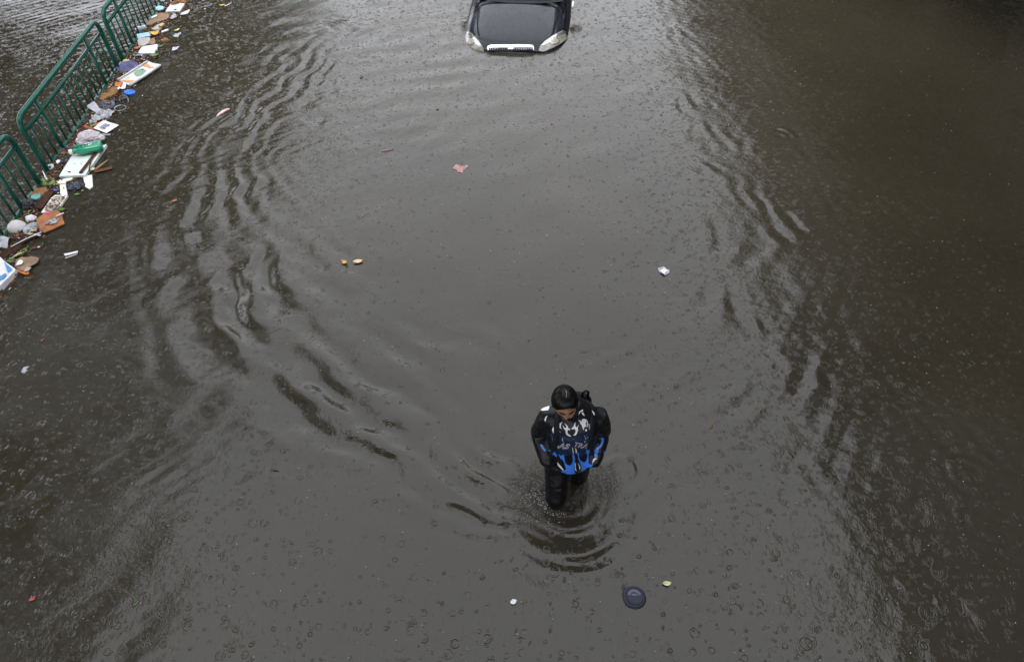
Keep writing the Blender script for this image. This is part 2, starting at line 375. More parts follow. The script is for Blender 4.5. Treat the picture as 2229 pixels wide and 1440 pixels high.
# ------------------------------------------------------------------ green barrier
def barrier():
    gm = M('green_paint', (.004, .062, .043), .28, var=.18, scale=9, bump=.0006, bscale=90, coat=.0, spec=.25)
    Lp, zt, rc = 2.5, .70, .13
    bm = bmesh.new()
    pts = [(0, 0, -.24), (0, 0, .2), (0, 0, zt - rc)]
    pts += [(0, rc - rc * math.cos(a), zt - rc + rc * math.sin(a)) for a in (R(22), R(45), R(68))]
    pts += [(0, rc, zt), (0, Lp * .33, zt), (0, Lp * .66, zt), (0, Lp - rc, zt)]
    pts += [(0, Lp - rc + rc * math.sin(a), zt - rc + rc * math.cos(a)) for a in (R(22), R(45), R(68))]
    pts += [(0, Lp, zt - rc), (0, Lp, .2), (0, Lp, -.24)]
    tube(bm, pts, .031, 14, up=(1, 0, 0)); me_f = bpy.data.meshes.new('frame'); bm.to_mesh(me_f); bm.free()
    def rod(nm, a, b, r, n=10):
        bm = bmesh.new(); tube(bm, [a, b], r, n, up=(1, 0, 0)); me = bpy.data.meshes.new(nm); bm.to_mesh(me); bm.free(); return me
    me_mid = rod('mid_rail', (0, .02, .53), (0, Lp - .02, .53), .022)
    me_bot = rod('bottom_rail', (0, .02, .004), (0, Lp - .02, .004), .024)
    me_post = rod('post', (0, 0, -.24), (0, 0, zt - .02), .025); me_bar = rod('bar', (0, 0, .01), (0, 0, .53), .0125, 8)
    for me in (me_f, me_mid, me_bot, me_post, me_bar):
        me.materials.append(gm); me.polygons.foreach_set('use_smooth', [True] * len(me.polygons))
    def add(nm, me, par, y=0):
        o = bpy.data.objects.new(nm, me); C.objects.link(o); o.parent = par; o.location = (0, y, 0)
    for y0, tilt, lab in ((4.17, .004, 'nearest green tubular barrier panel, cut off by the left edge'), (6.93, 0, 'whole green tubular barrier panel between two cropped ones'), (9.66, -.006, 'farthest green tubular barrier panel, cut off by the top edge')):
        t = empty('barrier_panel', (-5.655 - .04 * (y0 - 6.93), y0, 0), R(2.2)); t.rotation_euler.y = tilt
        tag(t, lab, 'barrier', 'green barrier panels')
        add('frame', me_f, t); add('mid_rail', me_mid, t); add('bottom_rail', me_bot, t)
        for k in range(1, 16):
            y = k * Lp / 16
            if k in (3, 13): add('post', me_post, t, y)
            else: add('bar', me_bar, t, y)
barrier()

# ------------------------------------------------------------------ decals laid on a curved surface
def bvh_of(objs):
    V = []; F = []
    bpy.context.view_layer.update()
    for o in objs:
        n = len(V); mw = o.matrix_world
        V += [mw @ v.co for v in o.data.vertices]; F += [[i + n for i in p.vertices] for p in o.data.polygons]
    return BVHTree.FromPolygons(V, F)
EYE = Vector((0, 0, CAM_H))
def on_surface(bvh, px, py):
    d = ray(px, py).normalized(); h = bvh.ray_cast(EYE, d)
    if h[0] is None: return None
    n = h[1]
    if n.dot(d) > 0: n = -n
    return h[0], n
def patch(name, bvh, poly, off, m, parent, th=.0, h=2.0, crop=(0, 0, 1), rag=0, smooth=True, tris=None):
    """a printed or fitted piece that follows the surface under an outline given in photo pixels"""
    if tris is None:
        poly = [(crop[0] + x / crop[2], crop[1] + y / crop[2]) for x, y in poly]
        v2, f = fill2d(poly, h, rag)
    else: v2, f = tris
    hit = [on_surface(bvh, v[0], v[1]) for v in v2]
    ok = [i for i, q in enumerate(hit) if q]
    if len(ok) < 3: return None
    ds = sorted((hit[i][0] - EYE).length for i in ok); med = ds[len(ds) // 2]
    good = {i for i in ok if abs((hit[i][0] - EYE).length - med) < .25}
    f = [t for t in f if all(i in good for i in t)]
    ids = sorted({i for t in f for i in t}); mp = {i: k for k, i in enumerate(ids)}
    if not ids: return None
    top = [hit[i][0] + hit[i][1] * off for i in ids]; F = [[mp[i] for i in t] for t in f]
    V = top
    if th:
        n = len(top); cnt = {(a, b) for t in F for a, b in zip(t, t[1:] + t[:1])}
        V = top + [hit[i][0] + hit[i][1] * (off - th) for i in ids]
        F2 = F + [[i + n for i in t][::-1] for t in F] + [[b, a, a + n, b + n] for a, b in cnt if (b, a) not in cnt]; F = F2
    if parent is not None:
        bpy.context.view_layer.update(); inv = parent.matrix_world.inverted(); V = [inv @ v for v in V]
    return from_py(name, V, F, m, parent, smooth and not th)

# ------------------------------------------------------------------ stranded car
def paint_material():
    m = M('black_car_paint', (.005, .006, .010), .12, var=.1, scale=3, coat=.0, spec=.22)
    n = m.node_tree; b = n.nodes['Principled BSDF']; L = n.links.new
    tc = n.nodes.new('ShaderNodeTexCoord'); v = n.nodes.new('ShaderNodeTexVoronoi'); v.inputs['Scale'].default_value = 42
    L(tc.outputs['Object'], v.inputs['Vector'])
    mr = n.nodes.new('ShaderNodeMapRange'); mr.inputs[1].default_value = .12; mr.inputs[2].default_value = .34; mr.inputs[3].default_value = 1; mr.inputs[4].default_value = 0
    L(v.outputs['Distance'], mr.inputs[0])
    bp = n.nodes.new('ShaderNodeBump'); bp.inputs['Distance'].default_value = .004; bp.inputs['Strength'].default_value = .7
    L(mr.outputs[0], bp.inputs['Height']); L(bp.outputs[0], b.inputs['Normal']); L(bp.outputs[0], b.inputs['Coat Normal'])
    return m
def interp(y, tab):
    for (a, u), (b, v) in zip(tab, tab[1:]):
        if y <= b:
            t = (y - a) / (b - a); return u + (v - u) * t
    return tab[-1][1]
def car():
    root = empty('stranded_car', (.02, 9.86, -.61), R(-4.5))
    tag(root, 'black sedan stranded in floodwater up to its headlights', 'car')
    pm = paint_material(); glass = M('car_glass', (.008, .010, .014), .06, spec=.08); rubber = M('black_rubber', (.012, .012, .013), .6)
    chrome = M('chrome', (.34, .34, .36), .25, var=.1, metal=1); dark = M('dark_plastic', (.012, .012, .014), .5, spec=.1)
    WT = [(0, .46), (.03, .57), (.08, .65), (.16, .72), (.28, .775), (.45, .815), (.7, .84), (1.2, .85), (2.5, .855), (3.6, .84), (4.1, .79), (4.3, .66), (4.36, .5)]
    TT = [(0, .62), (.03, .665), (.08, .70), (.16, .725), (.3, .755), (.55, .795), (.85, .832), (1.1, .855), (1.3, .875), (2.5, .90), (3.5, .92), (4.0, .92), (4.25, .88), (4.36, .75)]
    zb = .2
    def prof(y, grow=0):
        W = interp(y, WT) + grow; T = interp(y, TT) + grow; out = []
        for k in range(33):
            a = math.pi * k / 32; c_, s_ = math.cos(a), math.sin(a)
            x = -W * math.copysign(abs(c_) ** .42, c_); z = zb + (T - zb) * abs(s_) ** .36
            z -= .055 * (x / W) ** 2 * (s_ ** .5 if s_ > 0 else 0)
            out.append((x, y, z))
        return out
    st = sorted({a for a, _ in WT} | {a for a, _ in TT} | {.22, .37, .6, 1.0, 1.8, 3.0})
    bm = bmesh.new(); rows = [[bm.verts.new(p) for p in prof(y)] for y in st]
    for a, b in zip(rows, rows[1:]):
        for k in range(32): bm.faces.new((a[k], a[k + 1], b[k + 1], b[k]))
    bm.faces.new(rows[0]); bm.faces.new(rows[-1][::-1])
    body = from_bm('body', bm, pm, root, True)
    bv = bvh_of([body])
    inv = None
    def zsurf(x, y, up=0):
        W = interp(y, WT); T = interp(y, TT); c_ = min(.999, abs(x) / W) ** (1 / .42); s_ = math.sqrt(max(0, 1 - c_ * c_))
        return zb + (T - zb) * s_ ** .36 - .055 * (x / W) ** 2 * s_ ** .5 + up
    # hood panel, a few millimetres proud of the wings
    def xh(y): return interp(y, [(.10, .50), (.2, .55), (.4, .62), (.8, .67), (1.28, .70)])
    V = []; F = []; ny, nx = 22, 27
    for j in range(ny):
        v = j / (ny - 1)
        for i in range(nx):
            u = -1 + 2 * i / (nx - 1)
            y = .085 + .05 * abs(u) ** 2.2 + .12 * abs(u) ** 7 + v * (1.20 - .085 - .08 * u * u - .17 * abs(u) ** 7)
            x = u * xh(y); e = .006 if (0 < i < nx - 1 and 0 < j < ny - 1) else -.01
            crease = .006 * math.exp(-((abs(x) - .42 - .1 * y) / .05) ** 2)
            V.append(Vector((x, y, zsurf(x, y, e + crease * (e > 0)))))
    for j in range(ny - 1):
        for i in range(nx - 1): a = j * nx + i; F.append([a, a + 1, a + nx + 1, a + nx])
    from_py('hood', V, F, pm, root, True)
    # cowl, windscreen, roof
    def ring(y0, y1, w_, z, n=17): return [(-w_ + 2 * w_ * i / (n - 1), y0 + (y1 - y0) * abs(-1 + 2 * i / (n - 1)) ** 2.5, z) for i in range(n)]
    A = ring(1.16, 1.30, .70, .873); B = ring(1.98, 2.08, .56, 1.40)
    n = len(A); from_py('windscreen', A + B, [[i, i + 1, i + n + 1, i + n] for i in range(n - 1)], glass, root, True)
    A2 = [(x, y + .012, z - .006) for x, y, z in ring(1.10, 1.22, .69, .876)]; B2 = [(x, y, z + .004) for x, y, z in ring(1.17, 1.31, .70, .878)]
    from_py('cowl', A2 + B2, [[i, i + 1, i + n + 1, i + n] for i in range(n - 1)], dark, root)
    bm = bmesh.new()
    lo = [bm.verts.new(p) for p in [(-.72, 1.32, .86), (.72, 1.32, .86), (.74, 2.4, .88), (.72, 3.55, .90), (-.72, 3.55, .90), (-.74, 2.4, .88)]]
    hi = [bm.verts.new(p) for p in [(-.555, 2.1, 1.40), (.555, 2.1, 1.40), (.57, 2.5, 1.43), (.55, 3.0, 1.41), (-.55, 3.0, 1.41), (-.57, 2.5, 1.43)]]
    for i in range(1, 6): bm.faces.new((lo[i], lo[(i + 1) % 6], hi[(i + 1) % 6], hi[i]))
    from_bm('side_glass', bm, glass, root)
    bm = bmesh.new(); box(bm, -.56, .56, 2.04, 3.05, 1.405, 1.455); bmesh.ops.bevel(bm, geom=bm.edges[:], offset=.02, segments=3, affect='EDGES')
    from_bm('roof', bm, pm, root, True)
    for x0, x1 in ((-.45, .02), (.08, .52)):
        bm = bmesh.new(); tube(bm, [(x0, 1.20, .888), ((x0 + x1) / 2, 1.215, .90), (x1, 1.27, .915)], [.011, .011, .007], 6); from_bm('wiper', bm, rubber, root)
    for s_ in (-1, 1):
        bm = bmesh.new(); bmesh.ops.create_icosphere(bm, subdivisions=2, radius=1); bmesh.ops.scale(bm, vec=(.11, .06, .075), verts=bm.verts); bmesh.ops.translate(bm, vec=(s_ * .93, 1.62, .97), verts=bm.verts)
        from_bm('mirror', bm, pm, root, True)
        for y in (.85, 3.45):
            bm = bmesh.new(); lathe(bm, [(0, -.09), (.19, -.09), (.23, -.095), (.27, -.07), (.28, 0), (.27, .07), (.23, .095), (.19, .09), (0, .09)], 20, Matrix.Translation((s_ * .72, y, .28)) @ Matrix.Rotation(R(90), 4, 'Y'))
            wh = from_bm('tyre', bm, rubber, root, True)
            bm = bmesh.new(); lathe(bm, [(0, .1), (.08, .1), (.17, .095), (.185, .098)], 20, Matrix.Translation((s_ * .72, y, .28)) @ Matrix.Rotation(R(90 * s_), 4, 'Y')); from_bm('rim', bm, chrome, wh, True)
    # lamps and grille fitted to the nose
    cr = (960, 0, 6.19); dimchrome = M('dim_chrome', (.16, .16, .17), .35, metal=1)
    lens = M('lamp_lens', (.15, .145, .12), .1, var=.3, scale=16, coat=.2); refl = M('lamp_reflector', (.4, .4, .4), .15, var=.2, scale=40, metal=.9); amber = M('lamp_bowl', (.10, .09, .07), .1, col2=(.3, .28, .22), scale=30)
    for outl, rim, cx, cy, rx, ry in (([(330, 440), (350, 425), (400, 445), (460, 500), (520, 570), (575, 660), (580, 700), (480, 690), (400, 650), (340, 590), (315, 530)],
                            [(345, 440), (400, 455), (470, 530), (540, 610), (530, 630), (470, 600), (440, 530), (390, 480)], 412, 565, 48, 52),
                           ([(1715, 415), (1690, 408), (1620, 425), (1500, 490), (1400, 560), (1335, 625), (1310, 690), (1370, 700), (1480, 665), (1600, 600), (1690, 530), (1715, 480)],
                            [(1705, 420), (1640, 428), (1500, 500), (1390, 580), (1345, 625), (1380, 620), (1450, 590), (1560, 500), (1680, 450)], 1525, 560, 66, 52)):
        hl = patch('headlight', bv, outl, .014, lens, root, .03, 1.2, cr)
        if hl is None: continue
        b2 = bv
        o = patch('reflector', bv, rim, .019, refl, root, .004, 1.2, cr)
        o2 = patch('lamp_bowl', bv, [(cx + rx * math.cos(a * .35), cy + ry * math.sin(a * .35)) for a in range(18)], .019, amber, root, .004, 1.2, cr)
        o3 = patch('lamp_ring', bv, [(cx + rx * 1.0 * math.cos(a * .35), cy + ry * 1.0 * math.sin(a * .35)) for a in range(18)] + [(cx + rx * .82 * math.cos(-a * .35 + .35 * 17), cy + ry * .82 * math.sin(-a * .35 + .35 * 17)) for a in range(18)], .022, refl, root, .003, 1.2, cr)
        for q in (o, o2, o3):
            if q is not None: q.parent = hl; q.matrix_parent_inverse = Matrix()
    gf = patch('grille', bv, [(625, 655), (635, 625), (670, 612), (940, 608), (1200, 612), (1240, 622), (1253, 655), (1240, 682), (640, 690)], .016, chrome, root, .03, 1.5, cr)
    gi = patch('grille_mesh', bv, [(645, 650), (1235, 648), (1238, 682), (940, 690), (642, 690)], .022, dark, root, .006, .8, cr)
    if gi is not None: gi.parent = gf
    for k in range(18):
        x = 662 + k * 32
        t = patch('grille_tooth', bv, [(x, 660), (x + 11, 660), (x + 11, 672), (x, 672)], .027, dimchrome, root, .004, 1.5, cr)
        if t is not None: t.parent = gf
    e = patch('emblem', bv, [(905, 655), (925, 648), (955, 648), (975, 655), (970, 676), (910, 676)], .026, chrome, root, .005, 1.5, cr)
    if e is not None: e.parent = gf
    bpy.context.view_layer.update()
    p = root.matrix_world.inverted() @ P(1244, 11, .20)
    bm = bmesh.new(); bmesh.ops.create_icosphere(bm, subdivisions=2, radius=1); bmesh.ops.scale(bm, vec=(.025, .09, .05), verts=bm.verts); bmesh.ops.translate(bm, vec=(.855, p.y, p.z), verts=bm.verts)
    from_bm('pale_side_blob', bm, M('pale_blob', (.5, .5, .48), .15), root, True)  # small pale ellipsoid on the car side
car()

# ------------------------------------------------------------------ walker
def person():
    root = empty('person', PERSON)
    tag(root, 'person wading in black jacket with white and blue flame print, head bowed', 'person')
    skin = M('skin', (.27, .135, .08), .42, var=.12, scale=30, bump=.0006, bscale=200, spec=.4)
    hairm = M('black_hair', (.005, .0045, .0045), .4, var=.3, scale=90, spec=.13, bump=.003, bscale=160)
    jk = M('black_jacket', (.0055, .0055, .007), .4, var=.2, scale=20, bump=.0015, bscale=30, spec=.2)
    tr = M('wet_black_trousers', (.005, .005, .006), .25, var=.2, scale=20, bump=.003, bscale=30, spec=.22)
    J = {}
    hip = Vector((0, .02, .90)); chest = Vector((.005, -.01, 1.24)); neck = Vector((-.01, -.02, 1.44))
    headc = Vector((-.083, -.07, 1.672)); HT = Matrix.Translation(headc) @ Matrix.Rotation(R(7), 4, 'Z') @ Matrix.Rotation(R(14), 4, 'X')
    # --- body, one surface
    def head_bm(bm):
        rows = []; nu, nv = 40, 28
        for j in range(1, nv):
            ph = math.pi * j / nv; z = math.cos(ph)
            for i in range(nu):
                t = 2 * math.pi * i / nu; x = math.sin(ph) * math.sin(t); y = -math.sin(ph) * math.cos(t)
                X, Y, Z = x * .076, y * .094, z * .115
                if z < -.1: X *= 1 - .38 * (-z - .1) ** 1.2; Y *= 1 - .12 * (-z - .1)
                if y < 0:
                    front = max(0, -y)
                    Y -= front ** 8 * .006 * math.exp(-((Z + .085) / .03) ** 2)          # chin
                    Y -= .026 * math.exp(-(X / .013) ** 2) * math.exp(-((Z + .022) / .024) ** 2) * (front > .3)   # nose
                    Y -= .012 * math.exp(-(X / .02) ** 2) * math.exp(-((Z + .036) / .010) ** 2) * (front > .3)
                    Y -= .008 * math.exp(-(X / .05) ** 2) * math.exp(-((Z - .028) / .010) ** 2) * (front > .3)     # brow
                    for sx in (-1, 1): Y += .010 * math.exp(-((X - sx * .031) / .014) ** 2) * math.exp(-((Z - .006) / .012) ** 2) * (front > .2)
                    Y -= .007 * math.exp(-(X / .022) ** 2) * math.exp(-((Z + .060) / .008) ** 2) * (front > .3)    # lips
                    for sx in (-1, 1): Y -= .006 * math.exp(-((X - sx * .04) / .02) ** 2) * math.exp(-((Z + .03) / .025) ** 2)
                rows.append(bm.verts.new(HT @ Vector((X, Y, Z))))
        top = bm.verts.new(HT @ Vector((0, 0, .115))); bot = bm.verts.new(HT @ Vector((0, 0, -.115)))
        for i in range(nu):
            i2 = (i + 1) % nu
            bm.faces.new((top, rows[i], rows[i2])); bm.faces.new((bot, rows[(nv - 2) * nu + i2], rows[(nv - 2) * nu + i]))
            for j in range(nv - 2): bm.faces.new((rows[j * nu + i], rows[(j + 1) * nu + i], rows[(j + 1) * nu + i2], rows[j * nu + i2]))
        for sx in (-1, 1):
            tube(bm, [HT @ Vector((sx * .072, .005, -.035)), HT @ Vector((sx * .081, .008, -.005)), HT @ Vector((sx * .077, .012, .024))], [(.007, .012), (.008, .018), (.006, .012)], 10)
    bm = bmesh.new(); head_bm(bm)
    tube(bm, [(0, 0, 1.34), (-.02, -.01, 1.46), (-.05, -.045, 1.55), headc], [.085, .062, .056, .05], 16)
    tube(bm, [(0, .02, .82), (0, .02, .9), (0, .01, 1.0), (0, 0, 1.12), (0, -.01, 1.24), (0, -.01, 1.34), (0, -.01, 1.41)], [(.10, .15), (.11, .16), (.10, .145), (.10, .145), (.11, .16), (.10, .17), (.06, .10)], 20, up=(0, 1, 0))
    ARM = {}; LEG = {}
    for sx in (-1, 1):
        sh, el, wr = Vector((sx * .176, .0, 1.395)), Vector((sx * .232, .045, 1.13)), Vector((sx * .175, -.112, .965))
        hd = Vector((sx * .105, -.075, .905)); ARM[sx] = (sh, el, wr, hd)
        tube(bm, [sh, sh.lerp(el, .5), el, el.lerp(wr, .4), wr], [.052, .046, .038, .036, .026], 12)
        tube(bm, [wr, wr.lerp(hd, .5), hd], [(.014, .026), (.016, .042), (.014, .040)], 10, up=(0, 1, .3))
        for k, (dx, ln) in enumerate(((-.03, .07), (-.01, .08), (.01, .075), (.03, .06))):
            b0 = hd + Vector((sx * dx * .6, 0, dx * .5)); tube(bm, [b0, b0 + Vector((-sx * ln * .5, -.012, -.25 * ln)), b0 + Vector((-sx * ln, 0, -.3 * ln))], [.009, .0085, .007], 8)
        tube(bm, [wr.lerp(hd, .3), wr.lerp(hd, .5) + Vector((-sx * .03, -.01, .03)), wr.lerp(hd, .5) + Vector((-sx * .06, -.012, .025))], [.011, .010, .008], 8)
    LEG[-1] = [Vector((-.085, .0, .88)), Vector((-.085, -.15, .47)), Vector((-.085, -.07, .06)), Vector((-.09, -.23, .03))]
    LEG[1] = [Vector((.088, .03, .88)), Vector((.10, .06, .46)), Vector((.10, .36, .12)), Vector((.11, .27, .03))]
    for sx in (-1, 1):
        h_, k_, a_, t_ = LEG[sx]
        tube(bm, [h_, h_.lerp(k_, .5), k_, k_.lerp(a_, .35), a_], [.088, .072, .052, .055, .034], 14, up=(0, 1, 0))
        tube(bm, [a_ + Vector((0, .05, -.03)), a_.lerp(t_, .5), t_], [(.035, .035), (.03, .04), (.02, .042)], 12)
    me = remeshed(bm, .0055, 3, 'body')
    body = link('body', me, skin, root, True)
    # brows, eyelids, lips: dark slivers on the face
    for sx in (-1, 1):
        bm = bmesh.new(); tube(bm, [HT @ Vector((sx * x, y, z)) for x, y, z in ((.012, -.1, .024), (.03, -.096, .031), (.05, -.082, .026))], [.003, .0042, .002], 6); from_bm('eyebrow', bm, hairm, root)
        bm = bmesh.new(); tube(bm, [HT @ Vector((sx * x, y, z)) for x, y, z in ((.018, -.088, .003), (.031, -.087, .0), (.045, -.078, .003))], [.002, .0032, .002], 6); from_bm('eyelash', bm, hairm, root)
    bm = bmesh.new(); tube(bm, [HT @ Vector((x, -.098 + abs(x) * .35, -.061)) for x in (-.022, -.008, .008, .022)], [.002, .0045, .0045, .002], 6)
    from_bm('lips', bm, M('lips', (.25, .09, .06), .35), root)
    # --- hair: a parted cap with combed strands
    V = []; F = []; nu, nv = 64, 26
    def hair_pt(t, f, lift):
        # t around from the face, f 0 crown .. 1 hair edge
        front = math.cos(t); edge = R(114 - 60 * max(0, front) ** 1.25 + 18 * max(0, -front))
        ph = edge * f; x = math.sin(ph) * math.sin(t); y = -math.sin(ph) * math.cos(t); z = math.cos(ph)
        k = 1 + lift
        return Vector((x * .083 * k, y * .101 * k + .002, z * .121 * k + .003))
    strand = [random.uniform(-1.6, 1.6) for _ in range(nu)]
    for j in range(nv + 1):
        for i in range(nu):
            t = 2 * math.pi * i / nu; f = j / nv
            l = .02 + .03 * math.sin(min(1, f * 1.15) * math.pi) * (.7 + .3 * abs(math.sin(t))) + .02 * strand[i] * f
            p = hair_pt(t, max(f, .001), l)
            if p.y < .045: p.z -= .009 * math.exp(-((p.x + .004 * math.sin(p.y * 80)) / .0045) ** 2)      # the parting
            if j == nv: p = p * .93
            V.append(HT @ p)
    for j in range(nv):
        for i in range(nu): F.append([j * nu + i, j * nu + (i + 1) % nu, (j + 1) * nu + (i + 1) % nu, (j + 1) * nu + i])
    hair = from_py('hair', V, F, hairm, root, True)
    bm = bmesh.new(); rr = random.Random(5)
    for k in range(520):
        t = rr.uniform(0, 2 * math.pi); f0 = rr.uniform(.15, .6); f1 = min(1.06, f0 + rr.uniform(.3, .5)); tw = rr.uniform(-.12, .12)
        tube(bm, [HT @ hair_pt(t + tw * a, f0 + (f1 - f0) * a, .045 + .03 * math.sin(min(1, (f0 + (f1 - f0) * a)) * math.pi) + .012 * math.sin(a * 3.1)) for a in (0, .35, .7, 1)], [.0015, .0028, .0024, .0008], 4, cap=False)
    from_bm('hair_strands', bm, M('glossy_black_hair', (.006, .0055, .0055), .3, var=.3, scale=90, spec=.16), root, True)
    bm = bmesh.new(); tube(bm, [HT @ Vector((.0025 * math.sin(a * 9) - .001, .035 - .105 * a, (.1292 - .036 * (abs(a - .33) * 1.5) ** 2.1))) for a in [i / 8 for i in range(9)]], [(.0012, .0016)] * 9, 6, up=(0, 0, 1))
    from_bm('parting', bm, M('scalp', (.27, .19, .17), .5), root)
    # --- trousers
    bm = bmesh.new()
    tube(bm, [(0, .02, .74), (0, .025, .84), (0, .02, .95)], [(.125, .155), (.135, .172), (.125, .165)], 20, up=(0, 1, 0))
    for sx in (-1, 1):
        h_, k_, a_, t_ = LEG[sx]
        tube(bm, [h_, h_.lerp(k_, .3), h_.lerp(k_, .65), k_, k_.lerp(a_, .3), k_.lerp(a_, .7), a_ + Vector((0, 0, .03))], [.105, .099, .092, .083, .078, .070, .066], 18, up=(0, 1, 0))
    me = remeshed(bm, .010, 5, 'trousers')
    displace(me, lambda p: noise.noise(Vector((p.x * 9, p.y * 9, p.z * 16))) * .004 + noise.ridged_multi_fractal(Vector((p.x * 8 + p.z * 5, p.y * 8, p.z * 17)), 1, 2, 3, 1, 2) * .0026)
    link('trousers', me, tr, root, True)
    # --- jacket
    bm = bmesh.new()
    ZU = .035
    ring = [((.012, .015, .785), (.128, .165)), ((.012, .01, .80), (.148, .183)), ((.01, .005, .86), (.152, .190)), ((.008, .0, .95), (.148, .183)), ((.005, -.005, 1.06), (.145, .180)),
            ((.003, -.012, 1.18), (.150, .190)), ((0, -.012, 1.28), (.148, .200)), ((0, -.008, 1.35), (.128, .198)), ((-.002, -.002, 1.41), (.105, .168)), ((-.004, -.004, 1.45), (.090, .125)), ((-.018, -.012, 1.485), (.080, .090)), ((-.030, -.022, 1.52), (.070, .074)), ((-.034, -.026, 1.535), (.058, .062))]
    tube(bm, [(p[0], p[1], p[2] + ZU) for p, _ in ring], [r for _, r in ring], 28, up=(0, 1, 0))
    for sx in (-1, 1):
        sh, el, wr, hd = ARM[sx]
        tube(bm, [sh + Vector((-sx * .08, 0, .01)), sh, sh.lerp(el, .35), sh.lerp(el, .7), el, el.lerp(wr, .35), el.lerp(wr, .7), wr, wr.lerp(hd, .7)], [.070, .076, .076, .072, .068, .066, .062, .056, .046], 16)
    me = remeshed(bm, .0085, 14, 'jacket')
    def fold(p):
        side = min(1, max(0, (abs(p.x) - .15) / .05))
        f = noise.noise(Vector((p.x * 10, p.y * 10, p.z * 13))) * .007
        f += side * ((.008) * noise.ridged_multi_fractal(Vector((p.x * 5 + p.z * 4, p.y * 7 - p.z * 3, p.z * 15)), 1, 2, 3, 1, 2) - .009)
        return f + (1 - side) * .003 * noise.noise(Vector((p.x * 12, p.y * 8, p.z * 30)))
    displace(me, fold)
    jacket = link('jacket', me, jk, root, True)
    return root, jacket
person_root, jacket = person()

